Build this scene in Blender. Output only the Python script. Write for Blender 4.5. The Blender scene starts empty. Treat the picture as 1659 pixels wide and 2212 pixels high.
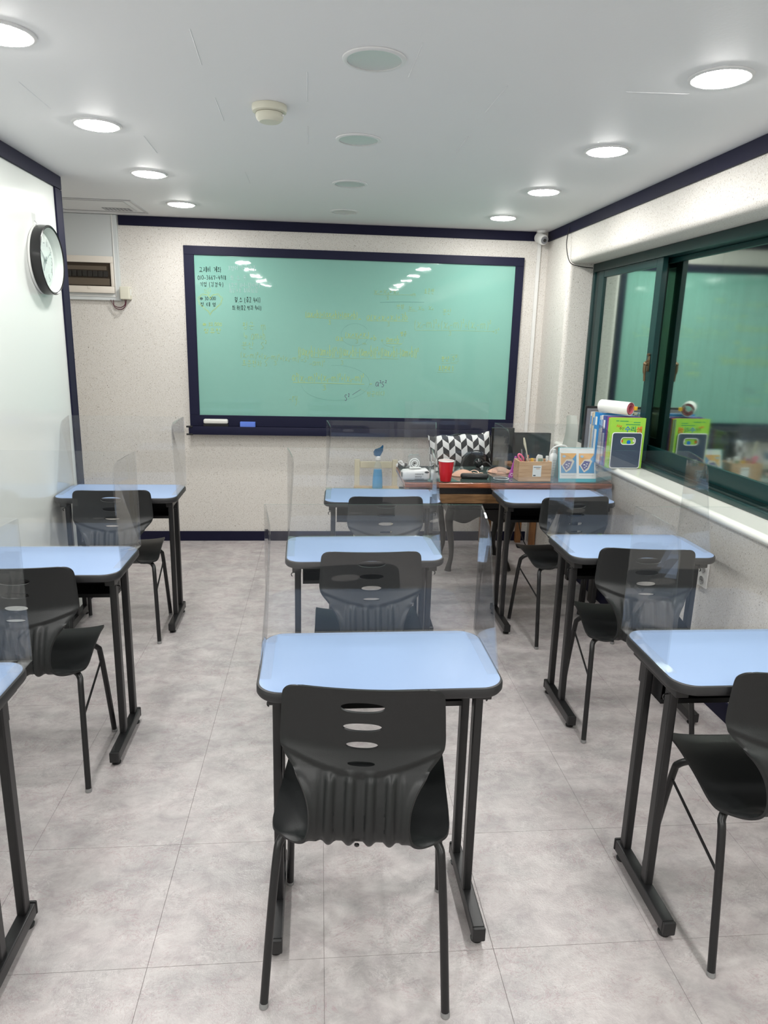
import bpy, bmesh, math, random
import numpy as np
from mathutils import Vector, Matrix, noise
random.seed(7)
SC = bpy.context.scene
COL = SC.collection
# ------------------------------------------------------------------ camera
FPX, PITCH, YAW, ROLL, CAMH = 1521.685, -0.24342, -0.09403, 0.02602, 1.61
def cam_axes():
    cp, sp = math.cos(PITCH), math.sin(PITCH); cy, sy = math.cos(YAW), math.sin(YAW)
    cr, sr = math.cos(ROLL), math.sin(ROLL)
    f = Vector((-sy*cp, cy*cp, sp)); rt = Vector((cy, sy, 0)); up = rt.cross(f)
    return cr*rt + sr*up, -sr*rt + cr*up, f
RX, UX, FX = cam_axes()
cam = bpy.data.cameras.new('camera'); camo = bpy.data.objects.new('camera', cam); COL.objects.link(camo)
cam.sensor_fit = 'HORIZONTAL'; cam.sensor_width = 36.0; cam.lens = FPX*36.0/1659.0
cam.clip_start = 0.05; cam.clip_end = 60
m = Matrix((RX, UX, -FX)).transposed().to_4x4(); m.translation = Vector((0, 0, CAMH))
camo.matrix_world = m
SC.camera = camo
# ------------------------------------------------------------------ world, exposure
w = bpy.data.worlds.new('world'); SC.world = w; w.use_nodes = True
w.node_tree.nodes['Background'].inputs[0].default_value = (0.02, 0.025, 0.03, 1)
w.node_tree.nodes['Background'].inputs[1].default_value = 0.5
SC.view_settings.view_transform = 'Standard'; SC.view_settings.look = 'None'
SC.view_settings.gamma = 1.0; SC.view_settings.use_curve_mapping = False
SC.view_settings.exposure = 0.0
SC.cycles.transparent_max_bounces = 32        # several clear screens stand one behind another
LAMP = 150.0                       # strength of the lit ceiling diffusers
# ------------------------------------------------------------------ room numbers (metres)
H, D = 2.401, 5.503               # ceiling height, board wall
XL, YL = -1.404, 4.238            # white writing wall and where it ends
XR = 1.711                        # face of the beam above the window and of the pier
XW = 1.79                         # wall below the sill
YB = -2.2                         # wall behind the camera
TT = 0.7505                       # desk top height
DZ = 0.785                        # teacher desk top height

def ray(px, py):
    return FX + (px-829.5)/FPX*RX - (py-1106)/FPX*UX
def gz(px, py, z):
    d = ray(px, py); t = (z-CAMH)/d.z; return Vector((d.x*t, d.y*t, z))
def gy(px, py, y):
    d = ray(px, py); t = y/d.y; return Vector((d.x*t, y, CAMH+d.z*t))

# ------------------------------------------------------------------ materials
def newmat(name):
    mt = bpy.data.materials.new(name); mt.use_nodes = True
    nt = mt.node_tree; return mt, nt, nt.nodes['Principled BSDF']
def M(name, col, rough=0.5, metal=0.0, spec=0.5, coat=0.0, bump=None, emit=None):
    mt, nt, b = newmat(name)
    b.inputs['Base Color'].default_value = (*col, 1)
    b.inputs['Roughness'].default_value = rough; b.inputs['Metallic'].default_value = metal
    b.inputs['Specular IOR Level'].default_value = spec
    b.inputs['Coat Weight'].default_value = coat; b.inputs['Coat Roughness'].default_value = 0.05
    if bump:
        tc = nt.nodes.new('ShaderNodeTexCoord'); n = nt.nodes.new('ShaderNodeTexNoise')
        n.inputs['Scale'].default_value = bump[0]; n.inputs['Detail'].default_value = 2
        bp = nt.nodes.new('ShaderNodeBump'); bp.inputs['Strength'].default_value = bump[1]
        bp.inputs['Distance'].default_value = bump[2] if len(bump) > 2 else 0.001
        nt.links.new(tc.outputs['Object'], n.inputs['Vector']); nt.links.new(n.outputs[0], bp.inputs['Height'])
        nt.links.new(bp.outputs[0], b.inputs['Normal'])
    if emit:
        b.inputs['Emission Color'].default_value = (*emit[:3], 1); b.inputs['Emission Strength'].default_value = emit[3]
    return mt
def nd(nt, typ, **kw):
    n = nt.nodes.new(typ)
    for k, v in kw.items():
        if k in ('operation', 'blend_type', 'feature', 'data_type', 'noise_dimensions', 'distance'): setattr(n, k, v)
        else: n.inputs[k].default_value = v
    return n
def ramp(nt, src, stops):
    r = nt.nodes.new('ShaderNodeValToRGB'); nt.links.new(src, r.inputs[0])
    e = r.color_ramp.elements
    while len(e) < len(stops): e.new(0.5)
    for el, (p, c) in zip(e, stops): el.position = p; el.color = (*c, 1) if len(c) == 3 else c
    return r
def mixc(nt, fac, a, b, bt='MIX'):
    mx = nt.nodes.new('ShaderNodeMix'); mx.data_type = 'RGBA'; mx.blend_type = bt
    for sock, v in ((0, fac), (6, a), (7, b)):
        if hasattr(v, 'is_output'): nt.links.new(v, mx.inputs[sock])
        else: mx.inputs[sock].default_value = v if sock == 0 else (*v, 1)
    return mx.outputs[2]

def wallpaper():
    mt, nt, b = newmat('speckled_wallpaper')
    tc = nt.nodes.new('ShaderNodeTexCoord')
    def flecks(scale, rot, lo, hi):
        mp = nt.nodes.new('ShaderNodeMapping'); mp.inputs['Rotation'].default_value = rot
        mp.inputs['Scale'].default_value = (1, 1, 0.6)
        nt.links.new(tc.outputs['Object'], mp.inputs[0])
        n = nd(nt, 'ShaderNodeTexNoise', Scale=scale, Detail=1.0); nt.links.new(mp.outputs[0], n.inputs['Vector'])
        return ramp(nt, n.outputs[0], [(lo, (0, 0, 0)), (hi, (1, 1, 1))]).outputs[0]
    c = mixc(nt, flecks(250, (0.5, 0.9, 0.2), 0.63, 0.70), (0.71, 0.68, 0.635), (0.45, 0.40, 0.33))
    c = mixc(nt, flecks(215, (-0.7, -0.8, 0.4), 0.63, 0.71), c, (0.50, 0.47, 0.44))
    c = mixc(nt, flecks(150, (0.2, 1.5, 0.9), 0.70, 0.76), c, (0.26, 0.23, 0.19))
    c = mixc(nt, flecks(200, (1.2, 0.2, 0.1), 0.60, 0.68), c, (0.78, 0.76, 0.73))
    nt.links.new(c, b.inputs['Base Color']); b.inputs['Roughness'].default_value = 0.75
    n = nd(nt, 'ShaderNodeTexNoise', Scale=160.0, Detail=3.0); nt.links.new(tc.outputs['Object'], n.inputs['Vector'])
    bp = nd(nt, 'ShaderNodeBump', Strength=0.5, Distance=0.0015); nt.links.new(n.outputs[0], bp.inputs['Height'])
    nt.links.new(bp.outputs[0], b.inputs['Normal'])
    return mt
def vinyl():
    mt, nt, b = newmat('marbled_vinyl')
    ge = nt.nodes.new('ShaderNodeNewGeometry'); oi = nt.nodes.new('ShaderNodeObjectInfo')
    mp = nt.nodes.new('ShaderNodeMapping'); mp.inputs['Scale'].default_value = (1, 1.35, 1)
    nt.links.new(ge.outputs['Position'], mp.inputs[0])
    def nz(scale, det, ro, dist, off=0.0):
        m_ = nt.nodes.new('ShaderNodeMapping'); m_.inputs['Location'].default_value = (off, off*1.7, off*0.3); nt.links.new(mp.outputs[0], m_.inputs[0])
        n = nd(nt, 'ShaderNodeTexNoise', Scale=scale, Detail=det, Roughness=ro, Distortion=dist); nt.links.new(m_.outputs[0], n.inputs['Vector']); return n.outputs[0]
    def contour(src, k, wdt):
        a = nd(nt, 'ShaderNodeMath', operation='MULTIPLY'); nt.links.new(src, a.inputs[0]); a.inputs[1].default_value = k
        p_ = nd(nt, 'ShaderNodeMath', operation='PINGPONG'); nt.links.new(a.outputs[0], p_.inputs[0]); p_.inputs[1].default_value = 0.5
        return ramp(nt, p_.outputs[0], [(0.0, (1, 1, 1)), (wdt, (0, 0, 0))]).outputs[0]
    def mul(a_, b_):
        q = nd(nt, 'ShaderNodeMath', operation='MULTIPLY'); nt.links.new(a_, q.inputs[0]); nt.links.new(b_, q.inputs[1]); return q.outputs[0]
    c = ramp(nt, nz(11, 8, 0.72, 0.4), [(0.34, (0.42, 0.385, 0.39)), (0.50, (0.505, 0.47, 0.47)), (0.64, (0.57, 0.54, 0.535))]).outputs[0]
    f = ramp(nt, nz(4.2, 4, 0.55, 0.6, 5.0), [(0.36, (0.85, 0.855, 0.855)), (0.56, (1.02, 1.01, 1.005))]).outputs[0]
    c = mixc(nt, 1.0, c, f, 'MULTIPLY')
    hi = nz(9, 7, 0.66, 0.9, 11.0)
    msk = ramp(nt, nz(6, 4, 0.6, 0.5, 3.0), [(0.45, (0, 0, 0)), (0.60, (1, 1, 1))]).outputs[0]
    msk2 = ramp(nt, nz(7, 4, 0.6, 0.5, 23.0), [(0.47, (0, 0, 0)), (0.62, (1, 1, 1))]).outputs[0]
    c = mixc(nt, mul(contour(hi, 11.0, 0.16), msk), c, mixc(nt, 0.42, c, (0.34, 0.19, 0.21)))
    c = mixc(nt, mul(contour(nz(12, 7, 0.66, 0.8, 31.0), 9.0, 0.15), msk2), c, mixc(nt, 0.33, c, (0.22, 0.22, 0.21)))
    c = mixc(nt, mul(contour(nz(14, 6, 0.66, 0.7, 51.0), 7.0, 0.12), msk2), c, mixc(nt, 0.35, c, (0.72, 0.70, 0.69)))
    t = nd(nt, 'ShaderNodeMapRange'); nt.links.new(oi.outputs['Random'], t.inputs['Value'])
    t.inputs['To Min'].default_value = 0.985; t.inputs['To Max'].default_value = 1.015
    hs = nt.nodes.new('ShaderNodeHueSaturation'); nt.links.new(t.outputs[0], hs.inputs['Value']); nt.links.new(c, hs.inputs['Color'])
    nt.links.new(hs.outputs[0], b.inputs['Base Color'])
    b.inputs['Roughness'].default_value = 0.24
    n2 = nd(nt, 'ShaderNodeTexNoise', Scale=210.0, Detail=2.0, Distortion=1.0); nt.links.new(ge.outputs['Position'], n2.inputs['Vector'])
    bp = nd(nt, 'ShaderNodeBump', Strength=0.6, Distance=0.0013); nt.links.new(n2.outputs[0], bp.inputs['Height'])
    nt.links.new(bp.outputs[0], b.inputs['Normal'])
    return mt
def acrylic(name, tint, haze=0.03, ior=1.49):
    """clear sheet: Fresnel reflection on both faces of the slab, straight transmission"""
    mt = bpy.data.materials.new(name); mt.use_nodes = True; nt = mt.node_tree
    nt.nodes.remove(nt.nodes['Principled BSDF']); out = nt.nodes['Material Output']
    tr = nt.nodes.new('ShaderNodeBsdfTransparent'); tr.inputs[0].default_value = (*tint, 1)
    gl = nt.nodes.new('ShaderNodeBsdfGlossy'); gl.inputs['Roughness'].default_value = 0.015
    df = nt.nodes.new('ShaderNodeBsdfDiffuse'); df.inputs[0].default_value = (0.8, 0.82, 0.84, 1)
    ge = nt.nodes.new('ShaderNodeNewGeometry')
    mr = nd(nt, 'ShaderNodeMapRange'); mr.inputs['To Min'].default_value = ior; mr.inputs['To Max'].default_value = 1/ior
    nt.links.new(ge.outputs['Backfacing'], mr.inputs['Value'])
    fr = nt.nodes.new('ShaderNodeFresnel'); nt.links.new(mr.outputs[0], fr.inputs['IOR'])
    m1 = nt.nodes.new('ShaderNodeMixShader'); m1.inputs[0].default_value = haze
    nt.links.new(tr.outputs[0], m1.inputs[1]); nt.links.new(df.outputs[0], m1.inputs[2])
    m2 = nt.nodes.new('ShaderNodeMixShader'); nt.links.new(fr.outputs[0], m2.inputs[0])
    nt.links.new(m1.outputs[0], m2.inputs[1]); nt.links.new(gl.outputs[0], m2.inputs[2])
    nt.links.new(m2.outputs[0], out.inputs[0])
    return mt
def window_glass():
    """coated pane with night behind it: strong mirror, part see-through"""
    mt = bpy.data.materials.new('window_glass'); mt.use_nodes = True; nt = mt.node_tree
    nt.nodes.remove(nt.nodes['Principled BSDF']); out = nt.nodes['Material Output']
    tr = nt.nodes.new('ShaderNodeBsdfTransparent'); tr.inputs[0].default_value = (0.72, 0.8, 0.72, 1)
    gl = nt.nodes.new('ShaderNodeBsdfGlossy'); gl.inputs['Roughness'].default_value = 0.065; gl.inputs[0].default_value = (0.86, 0.97, 0.92, 1)
    tc = nt.nodes.new('ShaderNodeTexCoord'); mp = nt.nodes.new('ShaderNodeMapping'); mp.inputs['Scale'].default_value = (1, 6, 0.8)
    nt.links.new(tc.outputs['Object'], mp.inputs[0])
    n = nd(nt, 'ShaderNodeTexNoise', Scale=3.0, Detail=4.0); nt.links.new(mp.outputs[0], n.inputs['Vector'])
    mr = nd(nt, 'ShaderNodeMapRange'); nt.links.new(n.outputs[0], mr.inputs['Value'])
    mr.inputs['From Min'].default_value = 0.3; mr.inputs['From Max'].default_value = 0.7
    mr.inputs['To Min'].default_value = 0.56; mr.inputs['To Max'].default_value = 0.63
    m2 = nt.nodes.new('ShaderNodeMixShader'); nt.links.new(mr.outputs[0], m2.inputs[0])
    nt.links.new(tr.outputs[0], m2.inputs[1]); nt.links.new(gl.outputs[0], m2.inputs[2]); nt.links.new(m2.outputs[0], out.inputs[0])
    return mt
def wood(name, c1, c2, rough=0.4, scale=(14, 1.2, 14), coat=0.0):
    mt, nt, b = newmat(name)
    tc = nt.nodes.new('ShaderNodeTexCoord'); mp = nt.nodes.new('ShaderNodeMapping'); mp.inputs['Scale'].default_value = scale
    nt.links.new(tc.outputs['Object'], mp.inputs[0])
    n = nd(nt, 'ShaderNodeTexNoise', Scale=5.0, Detail=5.0, Distortion=0.6); nt.links.new(mp.outputs[0], n.inputs['Vector'])
    c = ramp(nt, n.outputs[0], [(0.35, c1), (0.65, c2)]); nt.links.new(c.outputs[0], b.inputs['Base Color'])
    b.inputs['Roughness'].default_value = rough; b.inputs['Coat Weight'].default_value = coat
    return mt
def chevron():
    mt, nt, b = newmat('chevron_fabric')
    tc = nt.nodes.new('ShaderNodeTexCoord'); sp = nt.nodes.new('ShaderNodeSeparateXYZ'); nt.links.new(tc.outputs['Object'], sp.inputs[0])
    def mth(op, a, bb=None):
        n = nt.nodes.new('ShaderNodeMath'); n.operation = op
        for i, v in enumerate((a, bb)):
            if v is None: continue
            if hasattr(v, 'is_output'): nt.links.new(v, n.inputs[i])
            else: n.inputs[i].default_value = v
        return n.outputs[0]
    u = mth('MULTIPLY', sp.outputs['X'], 1/0.043)
    tri = mth('PINGPONG', u, 1.0)
    v = mth('ADD', mth('MULTIPLY', sp.outputs['Z'], 1/0.050), mth('MULTIPLY', tri, -0.7))
    col = mth('FLOOR', u)
    s = mth('ADD', mth('FLOOR', v), col)
    k = mth('MODULO', mth('ADD', s, 200.0), 2.0)
    k = mth('GREATER_THAN', k, 0.5)
    c = mixc(nt, k, (0.035, 0.035, 0.037), (0.72, 0.72, 0.71)); nt.links.new(c, b.inputs['Base Color'])
    b.inputs['Roughness'].default_value = 0.85
    return mt
def board_mat():
    mt, nt, b = newmat('mint_board_surface')
    b.inputs['Base Color'].default_value = (0.235, 0.475, 0.405, 1)
    b.inputs['Roughness'].default_value = 0.028; b.inputs['Specular IOR Level'].default_value = 0.5
    tc = nt.nodes.new('ShaderNodeTexCoord'); n = nd(nt, 'ShaderNodeTexNoise', Scale=9.0, Detail=2.0)
    nt.links.new(tc.outputs['Object'], n.inputs['Vector'])
    bp = nd(nt, 'ShaderNodeBump', Strength=0.14, Distance=0.002); nt.links.new(n.outputs[0], bp.inputs['Height'])
    nt.links.new(bp.outputs[0], b.inputs['Normal'])
    return mt

m_wall = wallpaper(); m_vinyl = vinyl()
m_ceil = M('ceiling_paper', (0.83, 0.83, 0.84), 0.55, bump=(70, 0.25, 0.001))
m_white_wall = M('gloss_writing_wall', (0.74, 0.765, 0.735), 0.13, bump=(4, 0.12, 0.002))
m_plain = M('plain_white_wall', (0.70, 0.69, 0.67), 0.8)
m_navy = M('navy_trim', (0.012, 0.012, 0.032), 0.55, spec=0.12)
m_navy2 = M('navy_board_frame', (0.014, 0.015, 0.038), 0.5, spec=0.15)
m_board = board_mat()
m_sill = M('cream_sill', (0.80, 0.80, 0.74), 0.25)
m_green = M('green_window_frame', (0.004, 0.030, 0.030), 0.32, spec=0.35)
m_greendk = M('dark_green_track', (0.004, 0.018, 0.018), 0.4)
m_glass = window_glass()
m_outer = M('obscure_outer_pane', (0.035, 0.045, 0.022), 0.35)
m_seam = M('floor_seam', (0.33, 0.30, 0.30), 0.7)
m_blue = M('pale_blue_laminate', (0.27, 0.375, 0.575), 0.42, spec=0.35, bump=(300, 0.06, 0.0005))
m_edge = M('black_edge_band', (0.024, 0.024, 0.026), 0.48, bump=(350, 0.3, 0.0005))
m_steel = M('black_powder_steel', (0.011, 0.011, 0.012), 0.36, bump=(500, 0.15, 0.0003))
m_plasticcap = M('black_plastic_cap', (0.015, 0.015, 0.016), 0.45)
m_shell = M('black_moulded_plastic', (0.0095, 0.0105, 0.0112), 0.42, bump=(420, 0.35, 0.0005))
m_footgrey = M('grey_foot_cap', (0.28, 0.28, 0.28), 0.5)
m_acr = acrylic('clear_acrylic', (0.98, 0.985, 0.99), 0.008)
m_acr_edge = M('acrylic_cut_edge', (0.90, 0.93, 0.92), 0.15)
m_tape = acrylic('clear_tape', (0.995, 0.995, 0.995), 0.03, 1.16)
m_lamp = M('lit_diffuser', (0.9, 0.9, 0.9), 0.5, emit=(1.0, 0.985, 0.955, LAMP))
m_lampoff = M('unlit_diffuser', (0.60, 0.63, 0.62), 0.2, spec=0.5)
m_ring = M('white_lamp_ring', (0.75, 0.75, 0.75), 0.35)
m_cream = M('cream_plastic', (0.68, 0.66, 0.55), 0.4)
m_cream2 = M('pale_cream_panel', (0.76, 0.70, 0.62), 0.25)
m_whitepl = M('white_plastic', (0.78, 0.78, 0.76), 0.35)
m_whitegl = M('white_enamel_panel', (0.66, 0.69, 0.69), 0.16, bump=(12, 0.15, 0.002))
m_dkbrown = M('smoked_cover', (0.045, 0.032, 0.022), 0.12)
m_breaker = M('dark_breaker', (0.02, 0.018, 0.016), 0.4)
m_brnmid = M('brown_rail', (0.12, 0.095, 0.07), 0.3)
m_black = M('black_gloss', (0.008, 0.008, 0.009), 0.25)
m_blackrub = M('black_rubber', (0.02, 0.02, 0.02), 0.6)
m_clockface = M('clock_dial', (0.58, 0.64, 0.60), 0.5)
m_silver = M('dull_silver', (0.35, 0.36, 0.36), 0.35, metal=0.8)
m_alu = M('aluminium', (0.55, 0.55, 0.56), 0.4, metal=0.2)
m_grille = M('grey_grille', (0.22, 0.22, 0.24), 0.5)
m_ink = M('black_marker', (0.012, 0.02, 0.02), 0.5)
m_ywl = M('yellow_marker', (0.50, 0.64, 0.22), 0.5)
m_ywf = M('faint_yellow_marker', (0.40, 0.58, 0.30), 0.5)
m_wht = M('white_marker', (0.50, 0.68, 0.66), 0.5)
m_gry = M('grey_marker', (0.17, 0.36, 0.33), 0.5)
m_cir = M('wiped_marker', (0.20, 0.41, 0.36), 0.5)
m_pur = M('purple_marker', (0.11, 0.07, 0.16), 0.5)
m_eraser = M('eraser_white', (0.72, 0.72, 0.68), 0.4)
m_felt = M('black_felt', (0.012, 0.012, 0.012), 0.9)
m_bluer = M('blue_eraser', (0.12, 0.22, 0.72), 0.7)
m_redwood = wood('red_brown_wood', (0.20, 0.058, 0.026), (0.38, 0.125, 0.055), 0.25, (2, 14, 14), 0.5)
m_drawer = wood('dark_oak', (0.13, 0.065, 0.025), (0.24, 0.13, 0.055), 0.4, (1.5, 14, 14))
m_orwood = wood('orange_brown_wood', (0.20, 0.085, 0.03), (0.33, 0.155, 0.06), 0.45, (16, 16, 1.4))
m_palewood = wood('pale_birch_wood', (0.50, 0.36, 0.20), (0.62, 0.47, 0.29), 0.4, (1.5, 12, 12))
m_palecream = M('cream_painted_wood', (0.62, 0.57, 0.42), 0.5)
m_boxwood = wood('box_pine_wood', (0.50, 0.30, 0.155), (0.66, 0.43, 0.25), 0.4, (1.3, 12, 16))
m_deskglass = M('desk_glass_top', (0.06, 0.085, 0.078), 0.04, spec=0.7)
m_leather = M('black_leather', (0.012, 0.012, 0.012), 0.35, bump=(120, 0.6, 0.002))
m_dkpaint = M('black_painted_wood', (0.02, 0.018, 0.017), 0.3)
m_chev = chevron()
m_red = M('red_plastic', (0.56, 0.012, 0.02), 0.3)
m_peach = M('peach_fabric', (0.90, 0.62, 0.48), 0.7)
m_pink = M('pink_plastic', (0.85, 0.13, 0.25), 0.35)
m_magenta = M('magenta_plastic', (0.45, 0.07, 0.40), 0.4)
m_yellow = M('yellow_plastic', (0.85, 0.50, 0.04), 0.4)
m_orange = M('orange_plastic', (0.85, 0.20, 0.04), 0.4)
m_paper = M('white_paper', (0.80, 0.81, 0.77), 0.6)
m_teal = M('teal_card', (0.05, 0.42, 0.48), 0.4)
m_liquid = M('blue_cleaning_liquid', (0.01, 0.36, 0.72), 0.08, spec=0.7)
m_trig = M('blue_trigger', (0.012, 0.09, 0.20), 0.25)
m_navybin = M('navy_fibreboard', (0.040, 0.060, 0.105), 0.5)
m_lime = M('lime_cover', (0.36, 0.66, 0.07), 0.3)
m_screen = M('switched_off_screen', (0.018, 0.022, 0.022), 0.12)
m_brnmetal = M('bronze_metal', (0.16, 0.11, 0.06), 0.35, metal=0.6)
m_greyglass = acrylic('clear_glass', (0.93, 0.95, 0.95), 0.10)
m_wire = M('dark_red_wire', (0.09, 0.015, 0.03), 0.4)
m_scuff = M('paper_crease', (0.70, 0.705, 0.72), 0.5)
m_socket = M('socket_shade', (0.35, 0.35, 0.34), 0.5)

# ------------------------------------------------------------------ mesh helpers
def mesh_obj(name, bm, mats, parent=None, loc=None, rot=None, smooth=True, angle=35):
    bmesh.ops.recalc_face_normals(bm, faces=bm.faces)
    me = bpy.data.meshes.new(name); bm.to_mesh(me); bm.free()
    return link_mesh(name, me, mats, parent, loc, rot, smooth, angle)
def link_mesh(name, me, mats, parent=None, loc=None, rot=None, smooth=True, angle=35):
    if not isinstance(mats, (list, tuple)): mats = [mats]
    me.materials.clear()
    for mm in mats: me.materials.append(mm)
    if smooth and len(me.polygons):
        me.shade_smooth(); me.set_sharp_from_angle(angle=math.radians(angle))
    o = bpy.data.objects.new(name, me); COL.objects.link(o)
    if parent is not None: o.parent = parent
    if loc is not None: o.location = loc
    if rot is not None: o.rotation_euler = rot
    return o
def tag(o, label=None, cat=None, group=None, kind=None):
    if label: o['label'] = label
    if cat: o['category'] = cat
    if group: o['group'] = group
    if kind: o['kind'] = kind
    return o
def thing(name, label, cat, loc=(0, 0, 0), rotz=0.0, group=None):
    o = bpy.data.objects.new(name, None); COL.objects.link(o); o.empty_display_size = 0.05
    o.location = loc; o.rotation_euler = (0, 0, rotz)
    return tag(o, label, cat, group)
def copy_tree(o, parent=None):
    c = o.copy(); COL.objects.link(c); c.parent = parent
    for ch in list(o.children): copy_tree(ch, c)
    return c
def copy_thing(o, label, loc, rotz):
    c = copy_tree(o); c.location = loc; c.rotation_euler = (0, 0, rotz); c['label'] = label; return c
def box(bm, x0, x1, y0, y1, z0, z1, bev=0.0, seg=2, mi=0):
    vs = [bm.verts.new((x, y, z)) for z in (z0, z1) for y in (y0, y1) for x in (x0, x1)]
    fs = [(0, 2, 3, 1), (4, 5, 7, 6), (0, 1, 5, 4), (2, 6, 7, 3), (0, 4, 6, 2), (1, 3, 7, 5)]
    F = [bm.faces.new([vs[i] for i in f]) for f in fs]
    for f in F: f.material_index = mi
    if bev > 0:
        es = list({e for f in F for e in f.edges})
        bmesh.ops.bevel(bm, geom=es, offset=bev, segments=seg, profile=0.5, affect='EDGES')
def wn(o):
    md = o.modifiers.new('weighted', 'WEIGHTED_NORMAL'); md.keep_sharp = True; md.weight = 80; return o
def bx(name, dims, mat, parent=None, bev=0.0, seg=2, **kw):
    bm = bmesh.new(); box(bm, *dims, bev=bev, seg=seg); o = mesh_obj(name, bm, mat, parent, **kw)
    return wn(o) if bev > 0 else o
def smooth_path(pts, n=6):
    P = [Vector(p) for p in pts]; out = []
    for i in range(len(P)-1):
        p0 = P[max(i-1, 0)]; p1 = P[i]; p2 = P[i+1]; p3 = P[min(i+2, len(P)-1)]
        for k in range(n):
            t = k/n
            out.append(0.5*((2*p1)+(-p0+p2)*t+(2*p0-5*p1+4*p2-p3)*t*t+(-p0+3*p1-3*p2+p3)*t**3))
    out.append(P[-1]); return out
def tube(bm, pts, r, n=10, closed=False, mi=0, flat=None):
    P = [Vector(p) for p in pts]; rings = []; L = len(P)
    rr = r if isinstance(r, (list, tuple)) else [r]*L
    T = []
    for i in range(L):
        a = P[(i-1) % L] if (closed or i > 0) else P[i]; b = P[(i+1) % L] if (closed or i < L-1) else P[i]
        T.append((b-a).normalized())
    ref = Vector((0, 0, 1)) if abs(T[0].z) < 0.9 else Vector((1, 0, 0))
    nrm = (ref - T[0]*ref.dot(T[0])).normalized()
    for i in range(L):
        nrm = (nrm - T[i]*nrm.dot(T[i])).normalized(); bn = T[i].cross(nrm)
        rings.append([bm.verts.new(P[i]+rr[i]*(math.cos(2*math.pi*k/n)*nrm+math.sin(2*math.pi*k/n)*bn)) for k in range(n)])
    for i in range(L if closed else L-1):
        A, B = rings[i], rings[(i+1) % L]
        for k in range(n):
            f = bm.faces.new((A[k], A[(k+1) % n], B[(k+1) % n], B[k])); f.material_index = mi
    if not closed:
        bm.faces.new(rings[0][::-1]).material_index = mi; bm.faces.new(rings[-1]).material_index = mi
def tb(name, pts, r, mat, parent=None, n=10, closed=False, **kw):
    bm = bmesh.new(); tube(bm, pts, r, n, closed); return mesh_obj(name, bm, mat, parent, **kw)
def lathe(bm, prof, n=32, mi=0, sx=1.0, sy=1.0, cx=0, cy=0):
    rings = []
    for r, z in prof:
        if r < 1e-6: rings.append([bm.verts.new((cx, cy, z))])
        else: rings.append([bm.verts.new((cx+sx*r*math.cos(2*math.pi*k/n), cy+sy*r*math.sin(2*math.pi*k/n), z)) for k in range(n)])
    for A, B in zip(rings, rings[1:]):
        for k in range(n):
            a = [A[0]] if len(A) == 1 else [A[k], A[(k+1) % n]]
            b = [B[0]] if len(B) == 1 else [B[(k+1) % n], B[k]]
            if len(a)+len(b) >= 3: bm.faces.new(a+b).material_index = mi
def lt(name, prof, mat, parent=None, n=32, **kw):
    bm = bmesh.new(); lathe(bm, prof, n, sx=kw.pop('sx', 1), sy=kw.pop('sy', 1)); return mesh_obj(name, bm, mat, parent, **kw)
def rrect(w, d, r, n=8, cx=0, cy=0):
    pts = []
    for (sx, sy, a0) in ((1, 1, 0), (-1, 1, 90), (-1, -1, 180), (1, -1, 270)):
        for k in range(n+1):
            a = math.radians(a0+90*k/n); pts.append((cx+sx*(w/2-r)+r*math.cos(a), cy+sy*(d/2-r)+r*math.sin(a)))
    return pts
def prism(bm, outline, fn, t0, t1, mi=0, side_mi=None):
    """extrude a 2D outline between t0 and t1; fn(u,v,t)->xyz"""
    A = [bm.verts.new(fn(u, v, t0)) for u, v in outline]; B = [bm.verts.new(fn(u, v, t1)) for u, v in outline]
    bm.faces.new(A[::-1]).material_index = mi; bm.faces.new(B).material_index = mi
    n = len(A)
    for k in range(n):
        bm.faces.new((A[k], A[(k+1) % n], B[(k+1) % n], B[k])).material_index = mi if side_mi is None else side_mi
def loft(bm, loops, cap=True, mi=0):
    R = [[bm.verts.new(p) for p in L] for L in loops]; n = len(R[0])
    for A, B in zip(R, R[1:]):
        for k in range(n): bm.faces.new((A[k], A[(k+1) % n], B[(k+1) % n], B[k])).material_index = mi
    if cap: bm.faces.new(R[0][::-1]).material_index = mi; bm.faces.new(R[-1]).material_index = mi
def text_mesh(s, width=None, height=None, depth=0.0006, offset=0.0, jitter=0.0, shear=0.0, space=1.0):
    c = bpy.data.curves.new('txt', 'FONT'); c.body = s; c.size = 1.0; c.resolution_u = 2
    c.offset = offset; c.shear = shear; c.space_character = space
    o = bpy.data.objects.new('txt', c); COL.objects.link(o); bpy.context.view_layer.update()
    me = bpy.data.meshes.new_from_object(o.evaluated_get(bpy.context.evaluated_depsgraph_get()))
    bpy.data.objects.remove(o); bpy.data.curves.remove(c)
    if not len(me.vertices): return me
    co = np.zeros(len(me.vertices)*3); me.vertices.foreach_get('co', co); co = co.reshape(-1, 3)
    if jitter:
        for i, v in enumerate(co):
            q = noise.noise_vector(Vector((v[0]*2.3+len(s)*7.1, v[1]*2.3, 3.3))); q2 = noise.noise(Vector((v[0]*0.8, len(s)*3.7, 0)))
            co[i, 0] += q.x*jitter; co[i, 1] += q.y*jitter*0.8 + q2*jitter*1.4
    mn = co.min(0); mx = co.max(0); sz = np.maximum(mx-mn, 1e-6)
    sx = width/sz[0] if width else None; sy = height/sz[1] if height else None
    if sx is None: sx = sy
    if sy is None: sy = sx
    co[:, 0] = (co[:, 0]-mn[0])*sx; co[:, 1] = (co[:, 1]-mn[1])*sy
    me.vertices.foreach_set('co', co.reshape(-1)); me.update()
    if depth:
        bm = bmesh.new(); bm.from_mesh(me)
        r = bmesh.ops.extrude_face_region(bm, geom=list(bm.faces))
        bmesh.ops.translate(bm, verts=[v for v in r['geom'] if isinstance(v, bmesh.types.BMVert)], vec=(0, 0, depth))
        bm.to_mesh(me); bm.free()
    return me
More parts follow.
